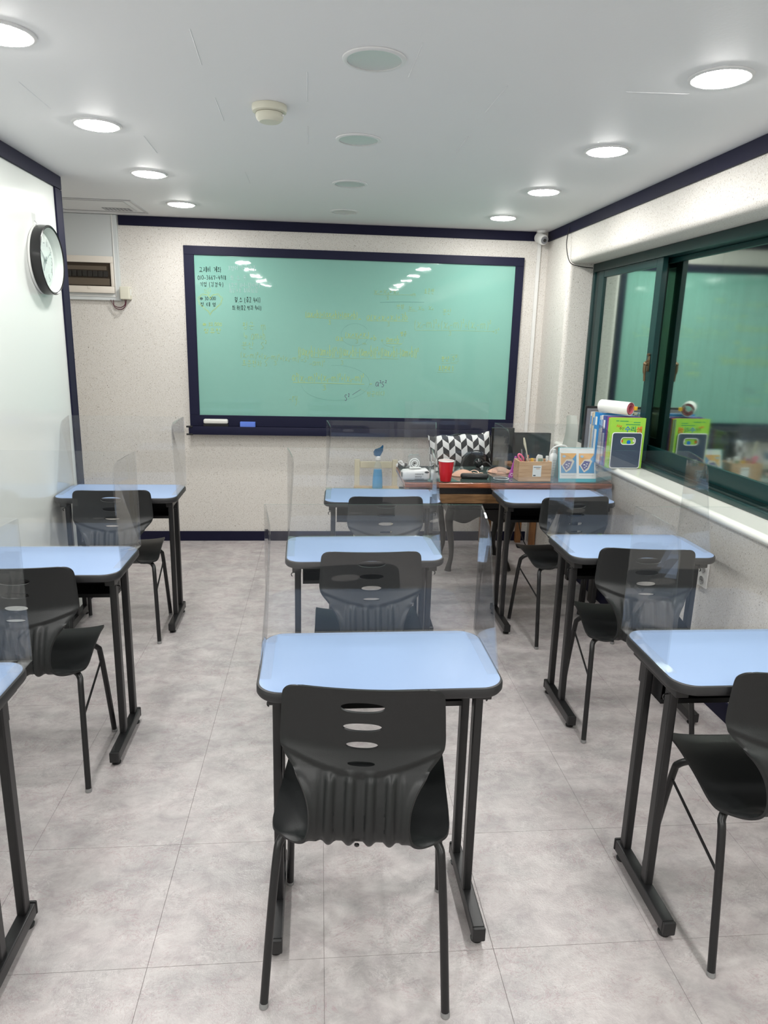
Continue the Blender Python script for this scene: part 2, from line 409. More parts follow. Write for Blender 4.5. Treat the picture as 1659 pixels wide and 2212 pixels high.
def text_obj(name, s, mat, parent, origin, xdir, ydir, **kw):
    me = text_mesh(s, **kw); x = Vector(xdir).normalized(); y = Vector(ydir).normalized(); z = x.cross(y)
    mt = Matrix((x, y, z)).transposed().to_4x4(); mt.translation = Vector(origin); me.transform(mt)
    return link_mesh(name, me, mat, parent, smooth=False)
def struct(o): o['kind'] = 'structure'; return o

# ================================================================== STRUCTURE
floor = struct(bx('floor', (-2.12, 1.80, YB, D, -0.08, -0.0014), m_seam))
TS = 0.4595
bm = bmesh.new(); g = 0.0005
box(bm, -TS/2+g, TS/2-g, -TS/2+g, TS/2-g, -0.0013, 0.0, bev=0.0004, seg=1)
tile0 = None
for i in range(-5, 5):
    for j in range(-9, 9):
        x0 = 0.016 + i*TS; y0 = 1.54 + j*TS
        if x0+TS < -2.12 or x0 > 1.80 or y0+TS > D+0.24 or y0 < YB-0.01: continue
        cx, cy = x0+TS/2, y0+TS/2
        # cut tiles at the room's edges get a mesh of their own
        cutx0, cutx1 = max(x0, -2.12), min(x0+TS, 1.79); cuty0, cuty1 = max(y0, YB), min(y0+TS, D)
        if cutx1-cutx0 < 0.02 or cuty1-cuty0 < 0.02: continue
        if cutx0 > x0 or cutx1 < x0+TS or cuty0 > y0 or cuty1 < y0+TS:
            b2 = bmesh.new(); box(b2, cutx0+g, cutx1-g, cuty0+g, cuty1-g, -0.0013, 0.0, bev=0.0004, seg=1)
            mesh_obj('floor_tile', b2, m_vinyl, floor, smooth=False)
        elif tile0 is None:
            tile0 = mesh_obj('floor_tile', bm, m_vinyl, floor, smooth=False); tile0.location = (cx, cy, 0)
        else:
            t = tile0.copy(); COL.objects.link(t); t.location = (cx, cy, 0)
ceiling = struct(bx('ceiling', (-2.2, 2.2, YB, D+0.1, H, H+0.08), m_ceil))
struct(bx('wall_back', (-2.2, 2.2, D, D+0.1, -0.08, H), m_wall))
struct(bx('wall_front', (-2.2, 2.2, YB-0.1, YB, -0.08, H), m_plain))
struct(bx('wall_left', (XL-0.05, XL, YB, YL, 0, H), m_white_wall))
struct(bx('wall_recess', (-2.2, -2.12, YL-0.4, D, -0.08, H), m_wall))
struct(bx('wall_return', (-2.12, XL-0.05, YL-0.12, YL-0.001, 0, H), m_wall))
struct(bx('wall_right', (XW, 2.2, YB, 4.999, -0.08, 0.86), m_wall))
def rounded_corner(cx, cy, r, far_x, far_y):      # wall corner at (cx, cy), rounded, with holding points
    o = [(far_x, far_y), (cx, far_y), (cx, cy+(far_y-cy)*0.25 if abs(far_y-cy) > 4*r else cy+(far_y-cy)*0.6), (cx, cy+math.copysign(r*1.25, far_y-cy))]
    sy = math.copysign(1, far_y-cy)
    for k in range(9):
        a = math.radians(90*k/8); o.append((cx+r-r*math.cos(a), cy+sy*(r-r*math.sin(a))))
    return o+[(cx+r*1.25, cy), (cx+0.14, cy), (far_x, cy)]
bm = bmesh.new(); prism(bm, rounded_corner(XR, 5.0, 0.03, 2.2, D), lambda u, v, q: (u, v, q), 0.0, H)
struct(mesh_obj('wall_pier', bm, m_wall, angle=50))
bm = bmesh.new(); prism(bm, rounded_corner(XR, 2.137, 0.035, 2.2, H), lambda u, v, q: (u, q, v), YB, 4.9995)
struct(mesh_obj('wall_beam', bm, m_wall, angle=50))
# trims: navy band under the ceiling
struct(bx('trim_1', (-1.43, 1.607, D-0.014, D, H-0.066, H-0.0005), m_navy, bev=0.002))
struct(bx('trim_2', (XR-0.014, XR, YB, D-0.015, H-0.068, H-0.0005), m_navy, bev=0.002))
struct(bx('trim_3', (XL, XL+0.014, YB, YL+0.004, H-0.066, H-0.0005), m_navy, bev=0.002))
struct(bx('trim_4', (XL-0.054, XL+0.010, YL, YL+0.014, 0, H-0.067), m_navy, bev=0.002))
struct(bx('trim_5', (XL, XL+0.010, YL-0.085, YL-0.0005, 0, H-0.067), m_navy, bev=0.002))
struct(bx('baseboard_back', (-2.1, XR-0.016, D-0.013, D, 0.0, 0.077), m_navy, bev=0.003))
struct(bx('baseboard_right', (XW-0.013, XW, YB, 4.998, 0.0, 0.09), m_navy, bev=0.003))
# creases in the ceiling paper
bm = bmesh.new()
for (a, b) in [((410, 62), (436, 141)), ((40, 176), (110, 235)), ((310, 293), (340, 331)), ((664, 155), (664, 220)), ((665, 272), (665, 312)),
               ((530, 372), (541, 397)), ((914, 92), (882, 168)), ((1097, 185), (1048, 243)), ((1012, 294), (985, 330)), ((1350, 198), (1490, 203)), ((464, 210), (484, 262))]:
    p, q = gz(*a, H), gz(*b, H); dv = (q-p).normalized()*1.0; nv = Vector((-dv.y, dv.x, 0))*0.0018
    A = [p-nv, q-nv, q+nv, p+nv]
    for v in A: v.z = H
    top = [bm.verts.new((v.x, v.y, H)) for v in A]; mid = [(p*0.96+q*0.04), (q*0.96+p*0.04)]
    mv = [bm.verts.new((v.x, v.y, H-0.0016)) for v in mid]
    bm.faces.new((top[0], top[1], mv[1], mv[0])); bm.faces.new((mv[0], mv[1], top[2], top[3])); bm.faces.new((top[1], top[2], mv[1])); bm.faces.new((top[3], top[0], mv[0]))
mesh_obj('crease', bm, m_scuff, ceiling)
# sill
bm = bmesh.new()
pr = [(1.94, 0.861), (1.735, 0.861), (1.722, 0.864), (1.713, 0.871), (1.709, 0.880), (1.711, 0.890), (1.718, 0.898), (1.730, 0.902), (1.740, 0.899), (1.94, 0.899)]
prism(bm, pr, lambda u, v, t: (u, t, v), YB, 4.9985)
struct(mesh_obj('window_sill', bm, m_sill, angle=50))
# window
win = bpy.data.objects.new('window_1', None); COL.objects.link(win); win['kind'] = 'structure'
X0 = 1.884
bm = bmesh.new()
box(bm, X0, 2.02, YB, 4.9985, 2.079, 2.136, 0.003); box(bm, X0, 2.02, YB, 4.9985, 0.8995, 0.926, 0.003)
box(bm, X0, 2.02, 4.955, 4.9985, 0.926, 2.079, 0.003)
mesh_obj('window_frame', bm, m_green, win)
bm = bmesh.new()
for k, xx in enumerate((1.892, 1.935, 1.97)): box(bm, xx, xx+0.012, 4.895, 4.955, 0.93, 2.078, 0.002)
for k, xx in enumerate((1.905, 1.945, 1.985)): box(bm, xx, xx+0.006, YB, 4.895, 0.926, 0.938); 
mesh_obj('sash_track', bm, m_greendk, win)
def sash(ya, yb, x, zb, zt, wl, wr, parent, bot=0.12, top=0.045):
    """y from ya (near) to yb (far) at depth x"""
    s = bpy.data.objects.new('sash', None); COL.objects.link(s); s.parent = parent
    s.location = (x, 0, 0)
    for nm, dm in (('stile', (0, 0.032, ya, ya+wl, zb, zt)), ('stile', (0, 0.032, yb-wr, yb, zb, zt)),
                   ('rail', (0.001, 0.031, ya+wl, yb-wr, zb, zb+bot)), ('rail', (0.001, 0.031, ya+wl, yb-wr, zt-top, zt))):
        bx(nm, dm, m_green, s, bev=0.004)
    bx('glass_pane', (0.012, 0.017, ya+wl-0.004, yb-wr+0.004, zb+bot-0.004, zt-top+0.004), m_glass, s, smooth=False)
    return s
s1 = sash(3.965, 4.89, 1.888, 0.938, 2.079, 0.075, 0.085, win)
s2 = sash(1.50, 4.14, 1.950, 0.938, 2.079, 0.09, 0.083, win, bot=0.085, top=0.028)
s3 = sash(YB+0.02, 1.60, 1.888, 0.938, 2.079, 0.09, 0.09, win)
# crescent lock on the meeting stile
bm = bmesh.new(); yk = 4.0; box(bm, -0.006, 0, yk-0.014, yk+0.014, 1.455, 1.545, 0.004); tube(bm, smooth_path([(-0.006, yk, 1.50), (-0.020, yk, 1.498), (-0.022, yk, 1.47), (-0.018, yk, 1.43), (-0.016, yk, 1.40)]), [0.013]*8+[0.010]*8+[0.007]*9, 8)
for zz in (1.55, 1.515): lathe(bm, [(0, zz-0.008), (0.010, zz-0.004), (0.012, zz+0.002), (0, zz+0.010)], 12, cx=-0.006, cy=yk)
lk = mesh_obj('sash_lock', bm, m_brnmetal, s1)
bx('outer_pane', (2.03, 2.045, YB, 4.9985, 0.90, 2.136), m_outer, win, smooth=False)
bx('outer_stile', (2.002, 2.029, 3.60, 3.70, 0.926, 2.079), m_greendk, win)

# ================================================================== CEILING FITTINGS
def downlight(x, y, lit, label, group):
    t = thing('ceiling_downlight', label, 'ceiling light', (x, y, H), 0, group)
    r = 0.083
    bm = bmesh.new(); lathe(bm, [(r-0.002, -0.0005), (r+0.012, -0.0005), (r+0.011, -0.004), (r+0.004, -0.007), (r-0.002, -0.006)], 48)
    lathe(bm, [(r-0.002, -0.006), (r-0.002, -0.0005)], 48)
    mesh_obj('trim_ring', bm, m_ring, t)
    bm = bmesh.new()
    if lit: lathe(bm, [(r-0.002, -0.004), (r*0.92, -0.009), (r*0.7, -0.0125), (r*0.35, -0.015), (0, -0.0155)], 48)
    else: lathe(bm, [(r-0.002, -0.003), (r*0.8, -0.0018), (r*0.4, -0.0008), (0, -0.0006)], 48)
    d = mesh_obj('diffuser', bm, m_lamp if lit else m_lampoff, t)
    if lit: d['label'] = 'glowing white diffuser'
    return t
LY = [2.296+0.8786*k for k in range(4)]
ordn = ['nearest', 'second nearest', 'third nearest', 'farthest']
for k, y in enumerate(LY):
    downlight(-0.885, y, True, 'lit round downlight, %s of the row by the left white wall' % ordn[k], 'lit downlights in the ceiling')
    downlight(1.209, y, True, 'lit round downlight, %s of the row along the window side' % ordn[k], 'lit downlights in the ceiling')
    downlight(0.156, y+0.027, False, 'unlit round downlight, %s of the dark middle row' % ordn[k], 'unlit downlights in the middle row')
for y, o_ in ((1.417, 'overhead'), (0.539, 'just behind the camera'), (-0.34, 'well behind the camera'), (-1.22, 'farthest behind the camera')):
    downlight(-0.885, y, True, 'lit round downlight outside the frame, left row, ' + o_, 'lit downlights outside the frame')
    downlight(1.209, y, True, 'lit round downlight outside the frame, right row, ' + o_, 'lit downlights outside the frame')
t = thing('smoke_detector', 'cream round smoke detector between the ceiling lights', 'smoke detector', (-0.183, 2.817, H))
lt('detector_base', [(0, -0.0005), (0.062, -0.0005), (0.063, -0.012), (0.060, -0.022), (0.045, -0.026), (0, -0.026)], m_cream, t)
lt('detector_cap', [(0.048, -0.0265), (0.050, -0.034), (0.046, -0.046), (0.036, -0.054), (0, -0.056)], m_cream, t)
bm = bmesh.new(); lathe(bm, [(0.0, -0.033), (0.005, -0.033), (0.004, -0.038), (0, -0.039)], 10, cx=0.049, cy=-0.02)
mesh_obj('indicator_light', bm, m_whitepl, t)
# access hatch
t = thing('ceiling_hatch', 'aluminium framed access hatch in the ceiling corner above the fuse panel', 'hatch', (-1.47, 5.115, H))
bm = bmesh.new()
for (a, b, c, d) in ((-0.285, 0.285, -0.24, -0.22), (-0.285, 0.285, 0.22, 0.24), (-0.285, -0.265, -0.22, 0.22), (0.265, 0.285, -0.22, 0.22)):
    box(bm, a, b, c, d, -0.0045, -0.0005, 0.001, 1)
mesh_obj('hatch_frame', bm, m_alu, t)
bx('hatch_door', (-0.225, 0.225, -0.18, 0.18, -0.003, -0.0005), m_ring, t, bev=0.002)
gr = bx('hatch_grille', (0.02, 0.20, 0.06, 0.165, -0.0045, -0.0031), m_grille, t, bev=0.001)
for k in range(7): bx('grille_bar', (0.03+k*0.024, 0.038+k*0.024, 0.065, 0.16, -0.006, -0.0046), m_alu, gr)

# ================================================================== BACK WALL: chalkboard
cb = thing('chalkboard', 'mint green board with navy frame and handwriting, mounted on the far wall', 'board', (0, D, 0))
def L(dims, y=True):  # world to board-local boxes
    a = list(dims); a[2] -= D; a[3] -= D; return tuple(a)
GX0, GX1, GZ0, GZ1 = -0.909, 1.463, 1.0, 2.152
bx('board_surface', L((GX0-0.002, GX1+0.002, D-0.020, D-0.002, GZ0-0.002, GZ1+0.002)), m_board, cb, smooth=False)
bx('frame_rail', L((-0.982, 1.526, D-0.034, D-0.001, GZ1, 2.213)), m_navy2, cb, bev=0.003)
bx('frame_rail', L((-0.982, 1.526, D-0.034, D-0.001, 0.917, GZ0)), m_navy2, cb, bev=0.003)
bx('frame_stile', L((-0.982, GX0, D-0.0335, D-0.001, GZ0, GZ1)), m_navy2, cb, bev=0.003)
bx('frame_stile', L((GX1, 1.526, D-0.0335, D-0.001, GZ0, GZ1)), m_navy2, cb, bev=0.003)
bm = bmesh.new()
box(bm, -0.985, 1.50, -0.085, -0.001, 0.905, 0.916, 0.002); box(bm, -0.985, 1.50, -0.092, -0.080, 0.858, 0.921, 0.003)
mesh_obj('pen_ledge', bm, m_navy2, cb)
for z in (0.918, 0.860): bx('ledge_end_cap', (-1.002, -0.955, -0.098, -0.075, z-0.006, z+0.006), m_plasticcap, cb, bev=0.002)
YBD = D-0.0203
# ---- hand lettering: single-stroke letters, digits and composed Korean syllables, in unit boxes
def arc(cx, cy, rx, ry, a0, a1, n=9): return [(cx+rx*math.cos(math.radians(a0+(a1-a0)*k/n)), cy+ry*math.sin(math.radians(a0+(a1-a0)*k/n))) for k in range(n+1)]
GL = {
 'a': (.62, [[(.85, .5), (.5, .6), (.15, .45), (.08, .18), (.35, 0), (.7, .15), (.85, .5), (.82, .1), (1, 0)]]),
 'b': (.5, [[(.15, 1), (.12, 0), (.5, -.02), (.85, .15), (.8, .42), (.45, .52), (.15, .38)]]),
 'm': (.85, [[(.05, .5), (.1, 0)], [(.08, .35), (.28, .52), (.45, .42), (.46, 0)], [(.47, .35), (.68, .52), (.86, .4), (.9, .05), (1, 0)]]),
 'x': (.6, [[(.05, .5), (.25, .55), (.42, .3), (.6, .03), (.95, .06)], [(.92, .55), (.5, .3), (.05, 0)]]),
 's': (.6, [[(.85, .62), (.4, .68), (.12, .5), (.45, .36), (.75, .2), (.5, 0), (.1, .02)]]),
 'r': (.45, [[(.2, .5), (.25, 0)], [(.22, .3), (.5, .5), (.9, .45)]]),
 'y': (.5, [[(.1, .5), (.3, .15), (.55, .2)], [(.85, .5), (.5, -.1), (.1, -.35)]]),
 '0': (.55, [arc(.5, .5, .42, .48, 80, 440, 14)]), '1': (.25, [[(.5, 1), (.5, 0)]]),
 '2': (.55, [[(.1, .8), (.3, 1), (.7, .95), (.75, .65), (.4, .25), (.05, 0), (.95, .05)]]),
 '3': (.5, [[(.1, .92), (.5, 1), (.8, .8), (.4, .55), (.85, .35), (.6, .02), (.05, .08)]]),
 '4': (.6, [[(.45, 1), (.1, .4), (.95, .42)], [(.7, .8), (.65, 0)]]), '5': (.55, [[(.8, 1), (.25, .95), (.2, .55), (.7, .55), (.8, .2), (.4, 0), (.1, .08)]]),
 '6': (.5, [[(.6, 1), (.2, .5), (.25, .08), (.6, 0), (.8, .25), (.55, .48), (.2, .35)]]), '7': (.5, [[(.08, .68), (.1, .95), (.45, .96), (.85, .95), (.7, .6), (.5, 0)]]),
 '8': (.5, [[(.75, .85), (.4, 1), (.2, .75), (.7, .3), (.5, 0), (.15, .2), (.7, .7), (.75, .85)]]), '9': (.5, [[(.75, .8), (.4, 1), (.15, .75), (.4, .5), (.75, .7), (.7, .3), (.6, 0)]]),
 '+': (.5, [[(.1, .35), (.9, .37)], [(.5, .65), (.48, .08)]]), '-': (.5, [[(.1, .33), (.9, .35)]]), '=': (.5, [[(.1, .45), (.9, .47)], [(.1, .22), (.9, .24)]]),
 '(': (.3, [arc(.9, .4, .7, .62, 120, 240, 7)]), ')': (.3, [arc(.1, .4, .7, .62, 60, -60, 7)]),
 '{': (.35, [[(.9, 1), (.5, .9), (.55, .55), (.2, .42), (.55, .3), (.5, -.1), (.9, -.2)]]), '}': (.35, [[(.1, 1), (.5, .9), (.45, .55), (.8, .42), (.45, .3), (.5, -.1), (.1, -.2)]]),
 '.': (.22, [[(.4, .04), (.55, .0)]]), ',': (.25, [[(.5, .08), (.35, -.15)]]), '~': (.6, [[(.05, .35), (.3, .5), (.6, .3), (.95, .45)]]), '/': (.35, [[(.9, 1), (.1, -.05)]]),
 '↳': (.8, [[(.1, .9), (.12, .35), (.6, .35)], [(.5, .55), (.85, .33), (.5, .1), (.5, .55)]]), ' ': (.4, []),
 '※': (.7, [[(.1, .9), (.9, .1)], [(.1, .1), (.9, .9)], [(.5, .88), (.5, .8)], [(.5, .2), (.5, .12)]]),
 'ⓦ': (.9, [arc(.5, .4, .42, .36, 0, 360, 14), [(.25, .52), (.38, .25), (.5, .5), (.62, .25), (.75, .52)], [(.15, .42), (.85, .42)]])}
SUP = {'²': '2', '³': '3'}; SUB = {'₁': '1', '₂': '2', '₃': '3'}
CIR = arc(.5, .5, .4, .42, 90, 450, 12)
JA = {'ㄱ': [[(.1, .9), (.85, .9), (.7, .1)]], 'ㄴ': [[(.15, .95), (.15, .15), (.9, .15)]], 'ㄷ': [[(.9, .9), (.15, .9), (.15, .12), (.95, .12)]],
 'ㄹ': [[(.1, .95), (.85, .95), (.85, .55), (.15, .5), (.12, .08), (.95, .08)]], 'ㅁ': [[(.15, .9), (.15, .1), (.85, .1), (.85, .9), (.15, .9)]],
 'ㅂ': [[(.15, .95), (.15, .08), (.85, .08), (.85, .95)], [(.15, .5), (.85, .5)]], 'ㅅ': [[(.5, .95), (.4, .55), (.08, .1)], [(.45, .6), (.92, .1)]],
 'ㅇ': [CIR], 'ㅈ': [[(.1, .9), (.9, .9), (.5, .55), (.08, .1)], [(.5, .55), (.92, .1)]], 'ㅊ': [[(.4, 1.05), (.6, 1.0)], [(.1, .78), (.9, .78), (.5, .45), (.08, .05)], [(.5, .45), (.92, .05)]],
 'ㅋ': [[(.1, .9), (.85, .9), (.7, .1)], [(.12, .5), (.78, .52)]], 'ㅌ': [[(.9, .92), (.15, .9), (.15, .1), (.92, .1)], [(.15, .5), (.85, .5)]],
 'ㅍ': [[(.08, .9), (.92, .9)], [(.35, .9), (.35, .12)], [(.65, .9), (.65, .12)], [(.05, .1), (.95, .1)]], 'ㅎ': [[(.4, 1.1), (.6, 1.05)], [(.1, .82), (.9, .82)], arc(.5, .35, .33, .3, 90, 450, 10)]}
for a_, b_ in (('ㄲ', 'ㄱ'), ('ㄸ', 'ㄷ'), ('ㅃ', 'ㅂ'), ('ㅆ', 'ㅅ'), ('ㅉ', 'ㅈ')): JA[a_] = [[(x*.5+o, y) for x, y in st] for o in (0, .5) for st in JA[b_]]
LS = 'ㄱㄲㄴㄷㄸㄹㅁㅂㅃㅅㅆㅇㅈㅉㅊㅋㅌㅍㅎ'; VS = 'ㅏㅐㅑㅒㅓㅔㅕㅖㅗㅘㅙㅚㅛㅜㅝㅞㅟㅠㅡㅢㅣ'; TS_ = ' ㄱㄲㄳㄴㄵㄶㄷㄹㄺㄻㄼㄽㄾㄿㅀㅁㅂㅄㅅㅆㅇㅈㅊㅋㅌㅍㅎ'
def vert(v):      # right-hand vowel strokes in a unit box
    o = [[(.55, 1), (.55, 0)]]
    if v in 'ㅏㅑㅐㅒ': o += [[(.55, .55), (.85 if v in 'ㅐㅒ' else 1, .55)]]
    if v in 'ㅑㅒ': o += [[(.55, .38), (.9, .38)]]
    if v in 'ㅓㅔㅕㅖ': o += [[(.1, .55), (.55, .55)]]
    if v in 'ㅕㅖ': o += [[(.1, .38), (.55, .38)]]
    if v in 'ㅐㅒㅔㅖ': o += [[(.9, 1), (.9, 0)]]
    return o
def horiz(v):
    o = [[(0, .3), (1, .3)]]
    if v == 'ㅗ': o += [[(.5, .95), (.5, .3)]]
    if v == 'ㅛ': o += [[(.35, .95), (.35, .3)], [(.65, .95), (.65, .3)]]
    if v == 'ㅜ': o += [[(.5, .3), (.5, -.4)]]
    if v == 'ㅠ': o += [[(.35, .3), (.35, -.4)], [(.65, .3), (.65, -.4)]]
    return o
def put(sts, x0, y0, w_, h_): return [[(x0+x*w_, y0+y*h_) for x, y in st] for st in sts]
def syllable(ch):
    c = ord(ch)-0xAC00; l, v, t_ = LS[c//588], VS[(c % 588)//28], TS_[c % 28]
    base = .36 if t_ != ' ' else 0.0; top = 1.0; out = []
    if v in 'ㅏㅐㅑㅒㅓㅔㅕㅖㅣ':
        out += put(JA[l], .02, base+.12*(1-base), .48, (top-base)*.72); out += put(vert(v), .55, base, .42, top-base)
    elif v in 'ㅗㅛㅜㅠㅡ':
        out += put(JA[l], .18, base+.46*(1-base), .62, (top-base)*.5); out += put(horiz(v), .02, base+.06, .96, (top-base)*.36)
    else:
        hv, vv = {'ㅘ': 'ㅗㅏ', 'ㅙ': 'ㅗㅐ', 'ㅚ': 'ㅗㅣ', 'ㅝ': 'ㅜㅓ', 'ㅞ': 'ㅜㅔ', 'ㅟ': 'ㅜㅣ', 'ㅢ': 'ㅡㅣ'}[v]
        out += put(JA[l], .05, base+.48*(1-base), .45, (top-base)*.48); out += put(horiz(hv), .0, base+.06, .58, (top-base)*.36); out += put(vert(vv), .60, base, .38, top-base)
    if t_ != ' ': out += put(JA.get(t_, JA['ㄴ']), .22, -.02, .56, .32)
    return .95, out
def wr(s, x0, x1, yt, yb, mat, slope=0.0, r=0.0016, name='handwriting', **_):
    """writing on the board: extent read in photograph pixels, laid on the board's plane"""
    rs = random.Random(len(s)*31+int(x0)); X = 0.0; S = []
    for ch in s:
        sc, dy = 1.0, 0.0; c = ch
        if ch in SUP: c, sc, dy = SUP[ch], .45, .62
        if ch in SUB: c, sc, dy = SUB[ch], .32, -.12
        if '가' <= c <= '힣': wd, sts = syllable(c)
        else: wd, sts = GL[c]; 
        if c in 'abmxsry' and sc == 1: sc_y = 1.25
        else: sc_y = 1.0
        jy = rs.uniform(-.06, .06); ja = rs.uniform(-.05, .05)
        for st in sts: S.append([(X+(x+ja*y)*wd*sc, dy+jy+y*sc*sc_y+rs.uniform(-.015, .015)) for x, y in st])
        X += (wd*sc+.12*(sc if sc < 1 else 1))
    a = gy(x0, yb, YBD); b = gy(x1, yb+slope, YBD); c_ = gy(x0, yt, YBD); hh = (c_-a).length; dx = (b-a)
    bm = bmesh.new(); W_ = max(X-.12, .1)
    for st in S:
        P = [(a.x+dx.x*u/W_, a.y-D-0.0003, a.z+dx.z*u/W_+v*hh) for u, v in st]
        if len(P) > 2: P = smooth_path(P, 2)
        tube(bm, P, r, 4)
    return mesh_obj(name, bm, mat, cb, smooth=False)
def ln(pts, mat, r=0.0012, name='handwriting'):
    P = [gy(x, y, YBD) for x, y in pts]; bm = bmesh.new()
    tube(bm, [(p.x, p.y-D-0.0002, p.z) for p in P], r, 4); mesh_obj(name, bm, mat, cb)
wr('교재비 계좌', 430, 478, 576, 588, m_ink); wr('010-3667-4918', 427, 489, 595, 604, m_ink, off=-0.005)
wr('기업 (김경숙)', 432, 482, 609, 619, m_ink)
wr('ⓦ 30.000', 432, 466, 641, 648, m_ink); wr('정 태 영', 433, 467, 653, 662, m_ink)
wr('월.수 (중2 4시)', 507, 562, 642, 653, m_ink); wr('화.목(중2 학과 4시)', 502, 564, 660, 670, m_ink)
wr('※영어 특강안내', 493, 551, 573, 584, m_wht); wr('화. 수. 목', 498, 532, 595, 606, m_wht)
wr('(오전 11시~12시반)', 496, 561, 611, 621, m_wht); wr('8/3.4.8. 8/10.11.12', 496, 557, 623, 632, m_wht)
wr('ⓦ 32.000', 438, 479, 697, 704, m_ywl); wr('정유찬', 440, 478, 709, 720, m_ywl)
wr('평균  m', 524, 574, 696, 712, m_ywf); wr('↳ am+b', 527, 573, 716, 733, m_ywf); wr('분산  s²', 522, 575, 737, 753, m_ywf)
wr('(x₁-m)²+(x₂-m)²+(x₃-m)²=s²', 520, 666, 759, 771, m_ywf, slope=12, off=-0.01); wr('표준편차 s', 523, 578, 777, 791, m_ywf)
wr('3', 592, 598, 779, 788, m_ywf); wr('-am)²', 668, 701, 778, 790, m_ywf, off=-0.01)
wr('x₁+x₂+x₃', 808, 860, 624, 634, m_ywf, off=-0.01); ln([(808, 636), (886, 637)], m_ywf); wr('3', 835, 840, 640, 648, m_ywf); wr('=m', 886, 898, 632, 640, m_ywf)
wr('표준편', 916, 938, 623, 635, m_ywf); ln([(821, 653), (870, 652), (916, 653)], m_gry, 0.0013)
wr('변량', 857, 873, 657, 667, m_ywf); wr('x₁, x₂, x₃', 883, 935, 659, 669, m_ywf, off=-0.01); ln([(881, 672), (901, 672)], m_ywf); wr('분산', 956, 974, 667, 680, m_ywf)
wr('(ax₁+b)+(ax₂+b)+(ax₃+b)', 660, 772, 672, 684, m_ywl, off=-0.01, slope=2); ln([(660, 685), (715, 688), (771, 689.6)], m_ywl); wr('3', 709, 715, 691, 701, m_ywl); wr('=', 774, 780, 687, 691, m_ywl)
wr('a(x₁+x₂+x₃)+3b', 792, 880, 678, 691, m_ywl, off=-0.01); ln([(792, 693), (882, 694)], m_ywl); wr('3', 836, 842, 696, 705, m_ywf)
wr('(x₁-m)²+(x₂-m)²+(x₃-m)²', 895, 1059, 690, 708, m_ywf, off=-0.01, slope=2); ln([(896, 713.6), (980, 714), (1066, 716)], m_ywf); wr('3', 969, 975, 716, 725, m_ywf); wr('=s²', 1064, 1077, 710, 720, m_ywf)
wr('ax', 725, 742, 724, 736, m_ywl); wr('(x₁+x₂+x₃)', 746, 797, 716, 728, m_ywl, off=-0.01); ln([(745, 730), (797, 731)], m_ywl); wr('3', 768, 774, 733, 742, m_ywf)
wr('+b', 799, 813, 726, 735, m_ywl); wr('= am+b', 823, 862, 727, 739, m_ywl); ln([(834, 741.6), (868, 743)], m_ywl, 0.0016); wr('평균', 865, 878, 716, 726, m_ywl); wr('m', 783, 791, 739, 745, m_ywf)
wr('{(ax₁+b)-(am+b)}²+{(ax₂+b)-(am+b)}²+{(ax₃+b)-(am+b)}²', 644, 903, 750, 768, m_ywl, off=-0.012, slope=2); ln([(673, 772), (760, 774), (860, 775.5)], m_ywf); wr('3', 736, 742, 779, 788, m_ywf)
wr('a²(x₁-m)²+(x₂-m)²+(x₃-m)²', 631, 785, 807, 823, m_ywl, off=-0.01, slope=1); ln([(632.5, 826), (710, 828), (787, 830)], m_ywl, 0.0015); wr('3', 697, 705, 832, 843, m_ywl); wr('=', 798, 804, 826, 831, m_ywf)
wr('a²s²', 811, 834, 822, 835, m_pur); wr('s²', 744, 754, 851, 866, m_pur); ln([(761, 853), (770, 847), (779, 841.6)], m_pur)
wr('-ry.', 624, 647, 848, 868, m_ywf, off=-0.01); wr('평균이다', 792, 831, 846, 857, m_ywf, slope=-3); ln([(776, 838), (785, 843), (792, 847)], m_ywf, 0.0008)
wr('분산', 953, 970, 769, 780, m_ywl); wr('s²', 977, 986, 768, 778, m_ywl); ln([(974, 766), (989, 766), (990, 781), (975, 783), (974, 767)], m_ywf, 0.0008); ln([(953, 785), (988, 785)], m_ywf, 0.001)
wr('표준편차 s', 947, 980, 790, 801, m_ywl); ln([(945, 804), (979, 804)], m_ywf, 0.001)
ln([(767+30*math.cos(a), 723+24*math.sin(a)) for a in np.linspace(0.4, 5.8, 24)], m_cir, 0.0006)
ln([(724+74*math.cos(a), 827+38*math.sin(a)) for a in np.linspace(-1.7, 3.0, 34)], m_cir, 0.0006)
ln([(848+24*math.cos(a), 735+14*math.sin(a)) for a in np.linspace(-0.4, 3.2, 16)], m_ywf, 0.0006)
# heart with scallops round the black figures
hp = []
for k in range(15*7+1):
    a = 2*math.pi*k/(15*7)
    hx = 16*math.sin(a)**3; hy = 13*math.cos(a)-5*math.cos(2*a)-2*math.cos(3*a)-math.cos(4*a)
    s_ = 1+0.10*abs(math.sin(15*a/2)); hp.append((454+hx*1.55*s_, 654-hy*1.50*s_))
ln(hp, m_ywl, 0.0012)
hp = []
for k in range(60):
    a = 2*math.pi*k/59; hx = 16*math.sin(a)**3; hy = 13*math.cos(a)-5*math.cos(2*a)-2*math.cos(3*a)-math.cos(4*a); hp.append((454+hx*1.5, 654-hy*1.42))
ln(hp, m_ywl, 0.0011); ln([(451, 637), (447, 628), (441, 625), (443, 631), (451, 634), (449, 624), (453, 621), (455, 627), (452, 635)], m_ywl, 0.0011)

e = thing('board_eraser', 'white and black board eraser on the left end of the board ledge', 'eraser', (-0.785, D-0.0575, 0.9163))
bx('felt_pad', (-0.092, 0.092, -0.021, 0.021, 0, 0.022), m_felt, e, bev=0.004)
bx('handle', (-0.092, 0.090, -0.0205, 0.0205, 0.0222, 0.058), m_eraser, e, bev=0.012, seg=4)
tag(bx('board_eraser', (-0.604, -0.49, D-0.0785, D-0.037, 0.9163, 0.956), m_bluer, bev=0.003), 'small blue block eraser on the board ledge', 'eraser')

